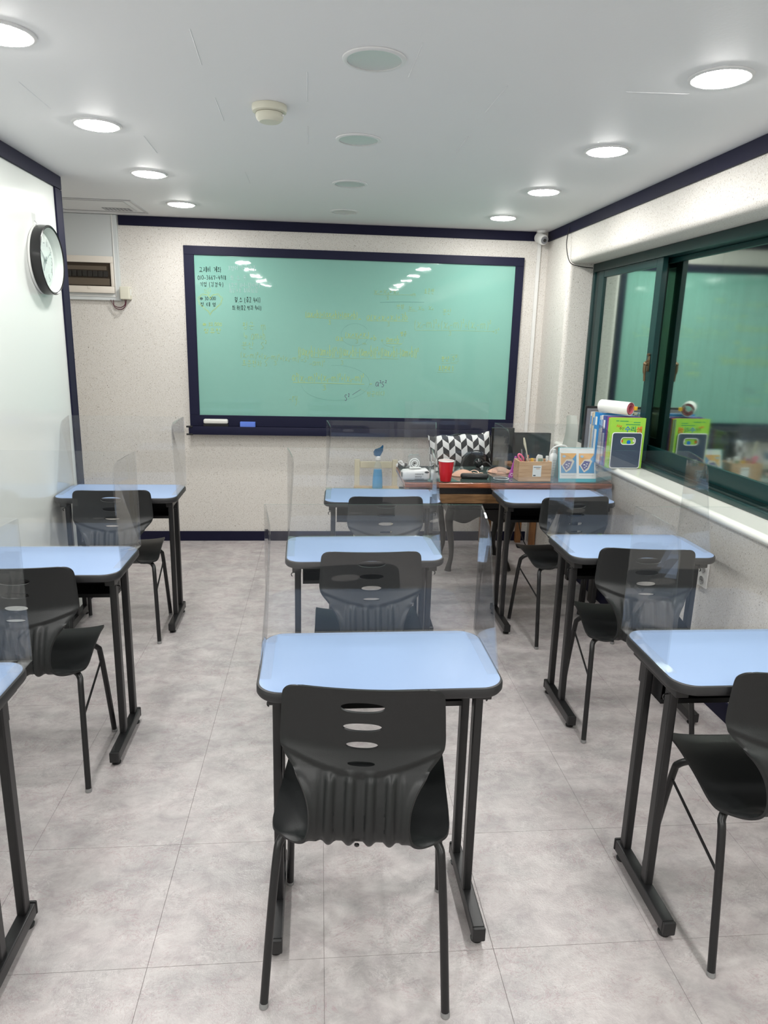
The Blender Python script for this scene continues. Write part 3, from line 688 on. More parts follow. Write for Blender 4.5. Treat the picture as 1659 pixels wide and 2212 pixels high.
# ================================================================== conduit, camera, cable
t = thing('cable_conduit', 'slim white cable conduit running down beside the board', 'conduit', (1.637, D, 0))
bx('duct', (-0.013, 0.013, -0.014, -0.0005, 0.72, H-0.02), m_whitepl, t, bev=0.002)
bx('duct_lid', (-0.0125, 0.0125, -0.0165, -0.0142, 0.72, H-0.07), m_whitepl, t, bev=0.001)
cc = gz(1172, 498, H)
t = thing('security_camera', 'small white bullet security camera on the ceiling in the far corner', 'camera', (cc.x, 5.43, H))
lt('mount_base', [(0, -0.0005), (0.036, -0.0005), (0.036, -0.010), (0.028, -0.018), (0, -0.018)], m_whitepl, t)
lt('stem', [(0, -0.018), (0.015, -0.0185), (0.014, -0.035), (0.018, -0.045), (0, -0.05)], m_whitepl, t)
b = lt('camera_body', [(0, 0.0), (0.030, 0.002), (0.036, 0.01), (0.037, 0.09), (0.034, 0.095), (0, 0.094)], m_whitepl, t, loc=(0.0, -0.075, -0.075), rot=(math.radians(-72), 0, math.radians(8)))
b.rotation_euler = (math.radians(-72), 0, math.radians(12))
# lens at the end pointing back into the room
bm = bmesh.new(); lathe(bm, [(0.026, -0.001), (0.026, -0.004), (0.014, -0.006), (0, -0.007)], 24); mesh_obj('lens_ring', bm, m_grille, b)
bm = bmesh.new(); lathe(bm, [(0.012, -0.0065), (0.011, -0.010), (0, -0.013)], 20); mesh_obj('lens', bm, m_black, b)
p = [gy(1232, 486, 5.02), gy(1226, 510, 5.005), gy(1224, 535, 4.985), gy(1232, 566, 4.975), gy(1250, 575, 4.97), gy(1281, 579, 4.96)]
p = [Vector((min(q.x, 1.705) if i < 4 else q.x, q.y, q.z)) for i, q in enumerate(p)]
tag(tb('loose_cable', smooth_path(p, 6), 0.0032, m_blackrub, n=6), 'thin black cable looping from the ceiling trim to the window corner', 'cable')

# ================================================================== fuse panel
fp = thing('fuse_panel', 'white wall panel with cream fuse box door in the far left corner', 'fuse box', (0, D, 0))
bx('backing_panel', (-2.08, -1.437, -0.030, -0.0005, 1.817, H-0.001), m_whitegl, fp, bev=0.004)
bm = bmesh.new(); box(bm, -1.472, -1.464, -0.036, -0.030, 1.842, H-0.002, 0.0015); box(bm, -2.08, -1.472, -0.036, -0.030, 1.842, 1.850, 0.0015)
mesh_obj('moulding', bm, m_whitepl, fp)
bm = bmesh.new()
xo0, xo1, zo0, zo1 = -2.02, -1.474, 1.866, 2.117; xi0, xi1, zi0, zi1 = -1.98, -1.492, 1.912, 2.072
for (a, b_, c, d_) in ((xo0, xo1, zo0, zi0), (xo0, xo1, zi1, zo1), (xo0, xi0, zi0, zi1), (xi1, xo1, zi0, zi1)):
    box(bm, a, b_, -0.058, -0.0305, c, d_, 0.003)
dr = mesh_obj('door_frame', bm, m_cream2, fp)
bx('latch', (-1.655, -1.635, -0.062, -0.0585, 1.893, 1.912), m_cream2, dr, bev=0.001)
bx('smoked_window', (xi0, xi1, -0.040, -0.0305, zi0, zi1), m_dkbrown, fp)
bx('inner_rail', (xi0, xi1-0.012, -0.044, -0.0405, zi0+0.008, zi0+0.055), m_brnmid, fp, bev=0.001)
bx('inner_rail', (xi0, xi1-0.03, -0.044, -0.0405, zi1-0.05, zi1-0.022), m_brnmid, fp, bev=0.001)
for k in range(11): bx('breaker', (xi1-0.052-k*0.036, xi1-0.022-k*0.036, -0.052, -0.0405, zi0+0.065, zi0+0.105), m_breaker, fp, bev=0.002)
t = thing('junction_box', 'small beige electrical box with dark red wires beside the white panel', 'electrical box', (-1.435, D, 1.855))
bx('housing', (0.001, 0.070, -0.075, -0.0005, -0.030, 0.060), m_cream, t, bev=0.008, seg=3)
bx('sticker', (0.0705, 0.0715, -0.06, -0.02, 0.0, 0.045), m_paper, t)
for k in range(2):
    tb('wire', smooth_path([(0.03+0.01*k, -0.05, -0.031), (0.028, -0.05, -0.065-0.012*k), (-0.005, -0.045, -0.085-0.015*k), (-0.05, -0.035, -0.075-0.008*k), (-0.075+0.02*k, -0.0335, -0.034)], 6), 0.003, m_wire, t, n=6)

# ================================================================== wall clock
ck = thing('wall_clock', 'round black-rimmed wall clock on the glossy white left wall', 'clock', (XL+0.002, 3.885, 1.942))
ck.rotation_euler = (math.radians(90), 0, math.radians(90))   # dial plane: local x -> world y, local y -> world z, local z -> world x
R = 0.166
lt('back_rim', [(R-0.008, 0.0), (R-0.002, 0.0), (R-0.002, 0.012), (R-0.012, 0.012)], m_whitepl, ck, n=64)
lt('rim', [(R-0.012, 0.012), (R, 0.012), (R+0.001, 0.020), (R, 0.058), (R-0.004, 0.061), (R-0.009, 0.058), (R-0.011, 0.030)], m_black, ck, n=64)
lt('inner_bezel', [(R-0.012, 0.057), (R-0.030, 0.022), (R-0.032, 0.019)], m_clockface, ck, n=64)
dial = lt('dial', [(R-0.012, 0.014), (R-0.012, 0.0185), (0, 0.0185)], m_clockface, ck, n=64)
for h in range(1, 13):
    a = math.radians(90-30*h); cx, cy = 0.098*math.cos(a), 0.098*math.sin(a)
    me = text_mesh(str(h), height=0.038, offset=-0.030, depth=0.0006)
    xs = [v.co.x for v in me.vertices]; wv = max(xs)-min(xs)
    me.transform(Matrix.Translation((cx-wv/2, cy-0.017, 0.0188))); link_mesh('numeral', me, m_silver, ck, smooth=False)
def hand(name, ang, ln_, wd, z, mat):
    a = math.radians(ang); dx, dy = math.cos(a), math.sin(a); bm = bmesh.new()
    pts = [(-0.02, -wd), (ln_, -wd*0.4), (ln_, wd*0.4), (-0.02, wd)]
    prism(bm, pts, lambda u, v, tt: (u*dx-v*dy, u*dy+v*dx, tt), z, z+0.0012); mesh_obj(name, bm, mat, ck)
hand('minute_hand', 138, 0.098, 0.003, 0.022, m_grille); hand('hour_hand', 236, 0.065, 0.004, 0.0245, m_grille); hand('second_hand', 32, 0.09, 0.0012, 0.027, m_silver)
lt('hub', [(0, 0.019), (0.006, 0.019), (0.006, 0.029), (0, 0.030)], m_silver, ck, n=16)
lt('glass_cover', [(R-0.011, 0.030), (R-0.03, 0.0305), (0, 0.0305)], m_acr, ck, n=48)
t = thing('adhesive_hook', 'small clear adhesive hook stuck on the white wall above the clock', 'hook', (XL+0.0005, 3.84, 2.125))
bx('hook_plate', (0, 0.003, -0.022, 0.022, -0.03, 0.03), m_tape, t, bev=0.0012)
tb('hook_wire', smooth_path([(0.004, 0.0, -0.004), (0.012, 0.0, -0.012), (0.014, 0, -0.02), (0.006, 0, -0.024)], 4), 0.0015, m_silver, t, n=6)

# ================================================================== STUDENT DESK
def make_desk():
    t = thing('student_desk', '', 'desk', (0, 0, 0), 0, 'pale blue student desks in three columns')
    W, Dp, r = 0.640, 0.372, 0.068
    def lp(ins, z): return [(x, y, z) for x, y in rrect(W-2*ins, Dp-2*ins, r-ins, 10)]
    bm = bmesh.new()
    loft(bm, [lp(0.012, TT-0.030), lp(0.004, TT-0.028), lp(0.0, TT-0.022), lp(0.0, TT-0.008), lp(0.0025, TT-0.002), lp(0.006, TT-0.0006)])
    mesh_obj('edge_band', bm, m_edge, t)
    bm = bmesh.new(); loft(bm, [lp(0.0075, TT-0.0008), lp(0.0072, TT-0.0002), lp(0.008, TT)])
    mesh_obj('desktop', bm, m_blue, t)
    # book tray: open toward the chair
    bm = bmesh.new(); z0, z1 = 0.590, 0.7195
    box(bm, -0.25, 0.25, 0.02, 0.165, z0, z0+0.002); box(bm, -0.25, -0.248, 0.02, 0.165, z0, z1); box(bm, 0.248, 0.25, 0.02, 0.165, z0, z1)
    box(bm, -0.25, 0.25, 0.163, 0.165, z0, z1); box(bm, -0.25, 0.25, 0.018, 0.022, z0-0.001, z0+0.014)
    mesh_obj('book_tray', bm, m_steel, t)
    for s in (-1, 1):
        bm = bmesh.new(); x = s*0.27
        for y in (-0.073, 0.077):
            o = bmesh.new(); lo = rrect(0.025, 0.034, 0.005, 3, x, y)
            loft(o, [[(a, b, 0.058) for a, b in lo], [(a, b, 0.690) for a, b in lo]]); wn(mesh_obj('post', o, m_steel, t))
        x = s*0.274
        fb = bx('foot_bar', (x-0.0175, x+0.0175, -0.222, 0.105, 0.018, 0.0575), m_steel, t, bev=0.004)
        bx('end_cap', (x-0.018, x+0.018, -0.234, -0.2225, 0.0165, 0.0585), m_plasticcap, fb, bev=0.004)
        bx('end_cap', (x-0.018, x+0.018, 0.1055, 0.115, 0.0165, 0.0585), m_plasticcap, fb, bev=0.004)
        for y in (-0.205, 0.085):
            bm = bmesh.new(); lathe(bm, [(0, 0.0), (0.016, 0.0), (0.017, 0.006), (0.010, 0.009), (0.008, 0.0178), (0, 0.0178)], 16, cx=x, cy=y)
            mesh_obj('levelling_foot', bm, m_plasticcap, fb)
        bx('top_bar', (x-0.018, x+0.018, -0.135, 0.135, 0.6905, 0.7200), m_steel, t, bev=0.003)
        tb('bag_hook', smooth_path([(s*0.2815, -0.073, 0.672), (s*0.294, -0.075, 0.670), (s*0.296, -0.077, 0.662), (s*0.292, -0.079, 0.657)], 4), 0.0022, m_steel, t, n=6)
    return t
# partition: clear U-shaped screen with flanges taped to the desk
def make_screen():
    t = thing('desk_screen', '', 'screen', (0, 0, 0), 0, 'clear U-shaped screens standing on the student desks')
    z0, z1, th = TT+0.0006, 1.142, 0.0045
    bm = bmesh.new(); box(bm, -0.315, 0.315, 0.184, 0.184+th, z0, z1)
    for f in bm.faces:
        if abs(f.normal.y) < 0.5: f.material_index = 1
    bm.normal_update()
    for f in bm.faces: f.material_index = 0 if abs(f.normal.y) > 0.5 else 1
    mesh_obj('front_panel', bm, [m_acr, m_acr_edge], t, smooth=False)
    out = [(0.1835, z0), (-0.105, z0)]
    for k in range(6): q = k/5; out.append((-0.105+0.052*q, z0+(1.055-z0)*q))
    for k in range(1, 7):
        a = math.radians(90*k/6); out.append((-0.053+0.062*(1-math.cos(a)), 1.055+0.078*math.sin(a)))
    out += [(0.1, 1.1395), (0.1835, z1)]
    for s in (-1, 1):
        bm = bmesh.new()
        def fn(u, v, q, s=s):
            lean = 0.026*max(0, (v-z0)/(z1-z0))*max(0, (0.1835-u)/0.2)
            return (s*(0.3148-lean-q), u, v)
        prism(bm, out, fn, 0, th, mi=0, side_mi=1)
        mesh_obj('side_wing', bm, [m_acr, m_acr_edge], t, smooth=False)
        bx('side_flange', tuple(sorted((s*0.311, s*0.283)))+(-0.108, 0.18, z0, z0+0.0016), m_tape, t, smooth=False)
    bx('front_flange', (-0.27, 0.27, 0.160, 0.1835, z0, z0+0.0016), m_tape, t, smooth=False)
    for (x, y) in ((0.297, 0.14), (-0.297, 0.14)): bx('tape_piece', (x-0.018, x+0.018, y-0.03, y+0.03, z0+0.0017, z0+0.0024), m_tape, t, smooth=False)
    return t
# chair
PROF = [(.210, .432, .200), (.207, .446, .210), (.192, .453, .214), (.12, .452, .216), (.04, .441, .218), (-.03, .429, .221), (-.075, .425, .220),
        (-.103, .424, .208), (-.128, .430, .168), (-.146, .443, .133), (-.153, .463, .121), (-.149, .492, .117), (-.137, .530, .121),
        (-.120, .568, .137), (-.102, .603, .165), (-.087, .633, .193), (-.079, .657, .2015), (-.076, .70, .2005), (-.077, .76, .197), (-.0785, .782, .1945), (-.0795, .792, .190), (-.080, .799, .183), (-.0805, .8035, .174), (-.0805, .8055, .160)]
def make_chair():
    t = thing('school_chair', '', 'chair', (0, 0, 0), 0, 'black moulded school chairs behind the desks')
    pts = smooth_path([Vector(p) for p in PROF], 7); NU = 64
    bm = bmesh.new(); grid = []
    for i, p in enumerate(pts):
        a = pts[max(i-1, 0)]; b = pts[min(i+1, len(pts)-1)]; ty, tz = b.x-a.x, b.y-a.y; l = math.hypot(ty, tz); ty /= l; tz /= l
        ny, nz = tz, -ty            # outward: below the seat, behind the back
        if i < 10: pass
        ny, nz = -(-tz), -ty
        ny, nz = (tz, -ty)
        # orientation: travelling rearward along the seat then up; outward is down/rear
        if (ny*(-0.3)+nz*(-1.0)) < 0 and p.y < 0.5: ny, nz = -ny, -nz
        if p.y >= 0.5 and ny > 0: ny, nz = -ny, -nz
        row = []
        for k in range(NU+1):
            u = -1+2*k/NU; x = u*p.z; y, z = p.x, p.y; ax = abs(x)
            back = min(max((z-0.56)/0.1, 0), 1)
            y += back*0.022*(ax/0.2)**2
            seat = 1 if z < 0.46 and p.x > -0.152 else 0; sf_ = min(max((p.x+0.150)/0.045, 0), 1)
            if seat:
                q_ = min(max((ax-0.11)/0.09, 0), 1); q2_ = min(max((0.0-y)/0.11, 0), 1); z += sf_*0.010*(ax/0.2)**4 - sf_* 0.012*(q_*q_*(3-2*q_))*(q2_*q2_*(3-2*q2_))
            dsp = 0.0
            if p.x < -0.09 and z < 0.64:
                wf_ = min(max((-0.108-p.x)/0.034, 0), 1) if p.y < 0.455 else 1.0; wf_ = wf_*wf_*(3-2*wf_)
                fade = min(max((0.602-z)/0.02, 0), 1)
                for cx in (-0.073, -0.0245, 0.0245, 0.073):
                    q = (x-cx)/0.0135
                    if abs(q) < 1: dsp += wf_*fade*0.0105*math.cos(q*math.pi/2)**0.8
                if ax > 0.098: dsp += wf_*fade*0.004*min((ax-0.098)/0.004, 1)
                lipf = min(max((abs(u)-0.84)/0.16, 0), 1); dsp += 0.007*lipf**2*fade*wf_
            zc = 0.592+0.050*(ax/0.2)**1.5
            if z > 0.52: dsp += 0.0065*min(max((z-zc)/0.006+0.5, 0), 1)
            if z > 0.60: dsp -= 0.004*min(max((abs(u)-0.955)/0.045, 0), 1)
            if z > 0.70: dsp -= 0.0
            row.append(bm.verts.new((x, y+ny*dsp, z+nz*dsp)))
        grid.append(row)
    for A, B in zip(grid, grid[1:]):
        for k in range(NU): bm.faces.new((A[k], A[k+1], B[k+1], B[k]))
    bmesh.ops.recalc_face_normals(bm, faces=bm.faces)
    bm.faces.ensure_lookup_table()
    # make the normals point outward (below / behind)
    f = bm.faces[NU*30]
    if f.normal.z > 0: bmesh.ops.reverse_faces(bm, faces=bm.faces)
    me = bpy.data.meshes.new('seat_shell'); bm.to_mesh(me); bm.free()
    o = bpy.data.objects.new('seat_shell', me); COL.objects.link(o)
    sm = o.modifiers.new('s', 'SOLIDIFY'); sm.thickness = 0.0075; sm.offset = -1; sm.use_even_offset = False
    cb_ = bmesh.new()
    for (zc, w_, h_) in ((0.758, 0.106, 0.027), (0.706, 0.094, 0.022), (0.660, 0.078, 0.019), (0.6205, 0.066, 0.010)):
        ol = []
        for k in range(28):
            a = 2*math.pi*k/28; ca, sa = math.cos(a), math.sin(a)
            e_ = 0.85; ol.append((w_/2*math.copysign(abs(ca)**e_, ca), zc+h_/2*math.copysign(abs(sa)**0.9, sa)))
        prism(cb_, ol, lambda u, v, q: (u, q, v), -0.2, 0.0)
    mec = bpy.data.meshes.new('cut'); bmesh.ops.recalc_face_normals(cb_, faces=cb_.faces); cb_.to_mesh(mec); cb_.free()
    oc = bpy.data.objects.new('cut', mec); COL.objects.link(oc)
    bo = o.modifiers.new('b', 'BOOLEAN'); bo.object = oc; bo.operation = 'DIFFERENCE'; bo.solver = 'EXACT'
    bpy.context.view_layer.update()
    me2 = bpy.data.meshes.new_from_object(o.evaluated_get(bpy.context.evaluated_depsgraph_get()))
    bpy.data.objects.remove(o); bpy.data.objects.remove(oc); bpy.data.meshes.remove(mec)
    me2.name = 'seat_shell'; link_mesh('seat_shell', me2, m_shell, t, angle=50)
    for s in (-1, 1):
        # rear leg
        lg = tb('leg', smooth_path([(s*.223, -.199, .012), (s*.212, -.155, .22), (s*.202, -.118, .368), (s*.196, -.100, .398), (s*.176, -.085, .414), (s*.13, -.075, .4165)], 6), 0.0105, m_steel, t, n=12)
        bm = bmesh.new(); tube(bm, [(s*.2236, -.2015, 0.0), (s*.2231, -.1995, .0118)], 0.0114, 12); mesh_obj('foot_cap', bm, m_footgrey, lg)
        lg = tb('leg', smooth_path([(s*.223, .201, .012), (s*.214, .172, .22), (s*.206, .146, .375), (s*.200, .136, .405), (s*.176, .118, .427), (s*.13, .108, .4335)], 6), 0.0105, m_steel, t, n=12)
        bm = bmesh.new(); tube(bm, [(s*.2235, .2025, 0.0), (s*.223, .2012, .0118)], 0.0114, 12); mesh_obj('foot_cap', bm, m_footgrey, lg)
        tb('side_brace', [(s*.210, -.146, .262), (s*.207, .152, .350)], 0.0042, m_steel, t, n=8)
        tb('under_frame', smooth_path([(s*.13, -.075, .4125), (s*.13, -.03, .4135), (s*.13, .05, .423), (s*.13, .12, .434)], 5), 0.009, m_steel, t, n=10)
    tb('cross_rail', [(-.13, -.075, .4165), (.13, -.075, .4165)], 0.0095, m_steel, t, n=10)
    tb('cross_rail', [(-.13, .108, .4335), (.13, .108, .4335)], 0.0095, m_steel, t, n=10)
    bm = bmesh.new(); lathe(bm, [(0, 0), (0.006, 0), (0.006, 0.004), (0.003, 0.006), (0, 0.006)], 10)
    mesh_obj('screw', bm, m_black, t, loc=(-0.004, -0.150, 0.438), rot=(math.radians(115), 0, 0))
    for (x, y, z) in ((0.13, 0.05, 0.441), (-0.13, 0.05, 0.441)):
        bm = bmesh.new(); lathe(bm, [(0, z-0.004), (0.008, z-0.004), (0.008, z+0.0016), (0.005, z+0.0024), (0, z+0.0024)], 14, cx=x, cy=y)
        mesh_obj('rivet', bm, m_silver, t)
    return t
DESKS = [('A', .160, 1.779, .009, 'nearest desk of the middle column'), ('B', .181, 2.822, .026, 'second desk of the middle column'), ('C', .346, 3.829, -.0315, 'farthest desk of the middle column'),
         ('L1', -1.075, 1.612, 0, 'nearest desk at left, cut off by the frame edge'), ('L2', -1.046, 2.672, .002, 'second desk along the white wall'), ('L3', -1.082, 3.906, .014, 'farthest desk along the white wall'),
         ('R1', 1.2445, 1.766, -.0056, 'nearest desk of the window column'), ('R2', 1.3526, 2.853, -.003, 'second desk of the window column'), ('R3', 1.3268, 3.837, .001, 'farthest desk of the window column')]
desk = make_desk(); scr = make_screen()
for i, (k, x, y, a, lab) in enumerate(DESKS):
    dl = 'pale blue topped student desk, ' + lab; sl = 'clear U-shaped acrylic screen on the ' + lab
    if i == 0:
        desk.location = (x, y, 0); desk.rotation_euler = (0, 0, a); desk['label'] = dl
        scr.location = (x, y, 0); scr.rotation_euler = (0, 0, a); scr['label'] = sl
    else: copy_thing(desk, dl, (x, y, 0), a); copy_thing(scr, sl, (x, y, 0), a)
CH = [(.113, 1.582, -.121, 'nearest chair in the middle, slightly turned, back to the camera'), (.201, 2.664, .012, 'chair at the second middle desk, seen through a screen'),
      (.344, 3.631, .03, 'chair at the farthest middle desk, only its top showing'), (1.258, 1.618, -.021, 'chair at the nearest window-side desk, cut off at right'),
      (1.336, 2.695, -.106, 'chair at the second window-side desk'), (1.365, 3.644, .116, 'chair at the farthest window-side desk, turned a little'),
      (-1.055, 2.484, .048, 'chair at the second desk along the white wall'), (-1.079, 3.742, .055, 'chair at the farthest desk along the white wall')]
chair = make_chair()
for i, (x, y, a, lab) in enumerate(CH):
    lb = 'black plastic school ' + lab
    if i == 0: chair.location = (x, y, 0); chair.rotation_euler = (0, 0, a); chair['label'] = lb
    else: copy_thing(chair, lb, (x, y, 0), a)

# ================================================================== wall socket
t = thing('wall_socket', 'white double wall socket below the sill beside the second window-side desk', 'socket', (XW, 2.975, 0.575))
bx('face_plate', (-0.010, -0.0005, -0.038, 0.038, -0.062, 0.062), m_whitepl, t, bev=0.003)
for z in (-0.028, 0.028):
    o = lt('socket_hole', [(0.019, 0.0), (0.019, 0.003), (0.016, 0.003), (0.0155, 0.0005), (0, 0.0005)], m_socket, t, n=24, loc=(-0.0102, 0, z), rot=(0, math.radians(-90), 0))
    for y in (-0.006, 0.006):
        bm = bmesh.new(); lathe(bm, [(0, 0.0008), (0.0022, 0.0008), (0.0022, 0.0016), (0, 0.0016)], 8, cx=0, cy=y); mesh_obj('pin_hole', bm, m_black, o)

# ================================================================== TEACHER DESK
td = thing('teacher_desk', 'dark red-brown teacher desk with glass top below the board', 'desk', (0, 0, 0))
bx('desk_top', (0.503, 1.775, 4.054, 4.580, DZ-0.040, DZ-0.0062), m_redwood, td, bev=0.008, seg=3)
bx('glass_top', (0.510, 1.768, 4.061, 4.572, DZ-0.006, DZ), m_deskglass, td, bev=0.001)
bx('black_moulding', (0.53, 1.75, 4.07, 4.56, DZ-0.078, DZ-0.041), m_black, td, bev=0.006)
for x0, x1 in ((0.55, 1.14), (1.15, 1.73)):
    d = bx('drawer', (x0, x1, 4.068, 4.55, DZ-0.135, DZ-0.079), m_drawer, td, bev=0.003)
for x in (0.545, 1.735):
    for y in (4.105, 4.53): bx('leg', (x-0.022, x+0.022, y-0.022, y+0.022, 0, DZ-0.136), m_dkpaint, td, bev=0.004)
# teacher chair, cabriole legs, faces the camera
tc = thing('dining_chair', 'black leather chair with curved wooden legs behind the teacher desk', 'chair', (1.132, 4.93, 0))
bx('seat_cushion', (-0.245, 0.245, -0.24, 0.22, 0.455, 0.545), m_leather, tc, bev=0.032, seg=5)
# shaped front apron
bm = bmesh.new(); ol = [(-0.225, 0.455), (-0.225, 0.36)]
for k in range(25):
    u = k/24; x = -0.225+0.45*u; ol.append((x, 0.375+0.018*math.cos(4*math.pi*u)-0.012*math.cos(2*math.pi*u)))
ol += [(0.225, 0.36), (0.225, 0.455)]
prism(bm, ol, lambda u, v, q: (u, q, v), -0.225, -0.205); mesh_obj('apron', bm, m_dkpaint, tc)
for s in (-1, 1): bx('side_rail', tuple(sorted((s*0.205, s*0.224)))+(-0.205, 0.19, 0.40, 0.4545), m_dkpaint, tc)
def cab(s, y, k):
    pts = smooth_path([(s*0.205, y, 0.454), (s*0.225, y-k*0.015, 0.40), (s*0.222, y-k*0.012, 0.33), (s*0.200, y+k*0.004, 0.20), (s*0.196, y+k*0.006, 0.10), (s*0.212, y-k*0.008, 0.035), (s*0.218, y-k*0.012, 0.0)], 5)
    n = len(pts); rr = [0.036-0.019*min(i/(n*0.62), 1)+(0.010*max(0, (i-n*0.72)/(n*0.28))) for i in range(n)]
    bm = bmesh.new(); tube(bm, pts, rr, 12)
    for v in bm.verts: v.co.z = max(v.co.z, 0.0)
    mesh_obj('leg', bm, m_dkpaint, tc)
for s in (-1, 1): cab(s, -0.19, 1); cab(s, 0.17, -1)
bm = bmesh.new(); ol = rrect(0.44, 0.40, 0.12, 8, 0, 0.72)
def bkf(u, v, q): return (u, 0.215+q+0.05*max(0, (v-0.5))+0.03*(1-(u/0.235)**2), v)
prism(bm, ol, bkf, -0.02, 0.02); mesh_obj('backrest', bm, m_leather, tc)
for s in (-1, 1): tb('back_post', [(s*0.16, 0.205, 0.44), (s*0.16, 0.245, 0.60)], 0.018, m_dkpaint, tc)
# pillow
bm = bmesh.new(); NUU, NVV = 40, 18; PW, PH = 0.45, 0.235
def pil(u, v, s):
    e = (1-abs(u)**3.2)*(1-abs(v)**2.6); ct = 0.5*(abs(u)**8)*(abs(v)**4)*0.03
    w_ = PW/2*(1-0.05*(1-abs(u))*0-0.03*(1-v*v)*abs(u)); hh = PH/2*(1-0.10*(1-abs(u)**2)*(-1 if v > 0 else 0.3)*0.4)
    if v > 0: hh = PH/2*(0.90+0.14*abs(u)**6)
    z = v*hh+0.006*math.sin(u*9)*(v > 0)*v
    return (u*w_, s*0.060*max(e, 0)**0.55, z)
G = {}
for s in (-1, 1):
    for i in range(NUU+1):
        for j in range(NVV+1):
            u, v = -1+2*i/NUU, -1+2*j/NVV; edge = i in (0, NUU) or j in (0, NVV)
            if edge and s == 1: G[(s, i, j)] = G[(-1, i, j)]
            else: G[(s, i, j)] = bm.verts.new(pil(u, v, s))
    for i in range(NUU):
        for j in range(NVV): bm.faces.new((G[(s, i, j)], G[(s, i+1, j)], G[(s, i+1, j+1)], G[(s, i, j+1)]))
pw = mesh_obj('cushion', bm, m_chev, loc=(0.5*(gy(928, 972, 4.93).x+gy(1058, 972, 4.93).x), 4.93, gy(993, 972, 4.93).z), rot=(math.radians(-8), math.radians(-4), 0))
tag(pw, 'black and white chevron patterned cushion on the black leather chair', 'cushion')

p0, p1 = gy(1003, 980, 4.72), gy(1054, 980, 4.72)
t = thing('handbag', 'black rounded bag on the chair seat in front of the chevron cushion', 'bag', ((p0.x+p1.x)/2, 4.72, 0.5455))
hw_ = (p1.x-p0.x)/2+0.02; ht_ = gy(1028, 977, 4.72).z-0.5455
bm = bmesh.new(); ol = [(-hw_, 0.0), (hw_, 0.0)]+[(hw_*math.cos(a)**1 if False else hw_*math.copysign(abs(math.cos(a))**0.5, math.cos(a)), ht_*0.55+ht_*0.45*math.sin(a)) for a in np.linspace(0, math.pi, 16)]
prism(bm, ol, lambda u, v, q: (u, q, v), -0.03, 0.03); bmesh.ops.bevel(bm, geom=[e for e in bm.edges if abs(e.verts[0].co.y-e.verts[1].co.y) < 1e-6], offset=0.008, segments=2, affect='EDGES')
mesh_obj('bag_body', bm, m_leather, t)
tb('handle', smooth_path([(-0.05, -0.02, ht_*0.9), (-0.03, -0.03, ht_+0.012), (0.02, -0.03, ht_+0.012), (0.045, -0.02, ht_*0.92)], 5), 0.004, m_leather, t, n=7)

# little wood chair at left of the teacher desk
t = thing('wooden_chair', 'small pale wooden chair against the wall left of the teacher desk', 'chair', (0.43, 5.12, 0))
bx('seat', (-0.17, 0.17, -0.16, 0.17, 0.478, 0.500), m_palewood, t, bev=0.005)
for s in (-1, 1):
    bx('back_post', tuple(sorted((s*0.125, s*0.165)))+(0.172, 0.200, 0.0, 0.70), m_palecream, t, bev=0.004)
    bx('leg', tuple(sorted((s*0.125, s*0.16)))+(-0.15, -0.12, 0.0, 0.4775), m_palecream, t, bev=0.004)
bx('back_rail', (-0.1245, 0.1245, 0.176, 0.196, 0.635, 0.685), m_palecream, t, bev=0.004)
bx('back_rail', (-0.1245, 0.1245, 0.176, 0.196, 0.440, 0.476), m_palecream, t, bev=0.004)
# spray bottle
sb = gz(815, 1056, 0.5005)
t = thing('spray_bottle', 'clear spray bottle half full of blue liquid on the pale wooden chair', 'bottle', (sb.x, sb.y, 0.5005), 0.2)
lt('liquid', [(0, 0.003), (0.036, 0.003), (0.039, 0.012), (0.038, 0.06), (0.034, 0.115), (0.030, 0.150), (0, 0.150)], m_liquid, t, n=28, sy=0.7)
lt('bottle_body', [(0, 0.0), (0.038, 0.0), (0.0415, 0.01), (0.0405, 0.06), (0.036, 0.12), (0.029, 0.17), (0.018, 0.205), (0.0155, 0.222), (0, 0.222)], m_greyglass, t, n=28, sy=0.7)
lt('collar', [(0, 0.2222), (0.020, 0.2222), (0.020, 0.244), (0.014, 0.250), (0, 0.250)], m_whitepl, t, n=20)
bm = bmesh.new(); prism(bm, [(-0.030, 0.255), (-0.034, 0.280), (-0.020, 0.300), (0.020, 0.312), (0.036, 0.330), (0.034, 0.290), (0.020, 0.262), (0.012, 0.2505), (-0.012, 0.2505)], lambda u, v, q: (u, q, v), -0.012, 0.012)
mesh_obj('trigger_head', bm, m_trig, t)

# side table behind with the monitors
t = thing('side_table', 'small orange-brown wooden table in the corner behind the teacher desk', 'table', (1.50, 5.36, 0))
bx('table_top', (-0.22, 0.205, -0.115, 0.12, 0.66, 0.69), m_orwood, t, bev=0.004)
for (x, y) in ((-0.18, -0.09), (-0.18, 0.09), (0.12, 0.09), (0.183, -0.09)): bx('leg', (x-0.022, x+0.022, y-0.022, y+0.022, 0, 0.6595), m_orwood, t, bev=0.003)
tb('power_cord', smooth_path([(0.02, -0.10, 0.655), (0.03, -0.13, 0.40), (0.07, -0.16, 0.15), (0.14, -0.20, 0.012), (0.20, -0.23, 0.006)], 6), 0.004, m_blackrub, t, n=6)
a = gy(1117, 934, 4.47); b_ = gy(1190, 933, 4.47)
mo = thing('monitor', 'dark switched-off monitor standing at the right end of the teacher desk', 'monitor', ((a.x+b_.x)/2, 4.47, DZ))
hw = (b_.x-a.x)/2; zt = a.z-DZ
bx('screen_frame', (-hw-0.02, hw, -0.012, 0.012, 0.045, zt), m_black, mo, bev=0.003)
bx('screen_panel', (-hw-0.012, hw-0.008, -0.0145, -0.0122, 0.06, zt-0.008), m_screen, mo)
bx('stand_neck', (-0.025, 0.025, -0.01, 0.02, 0.012, 0.0445), m_black, mo); bx('stand_base', (-0.08, 0.08, -0.06, 0.06, 0.0003, 0.0118), m_black, mo, bev=0.003)
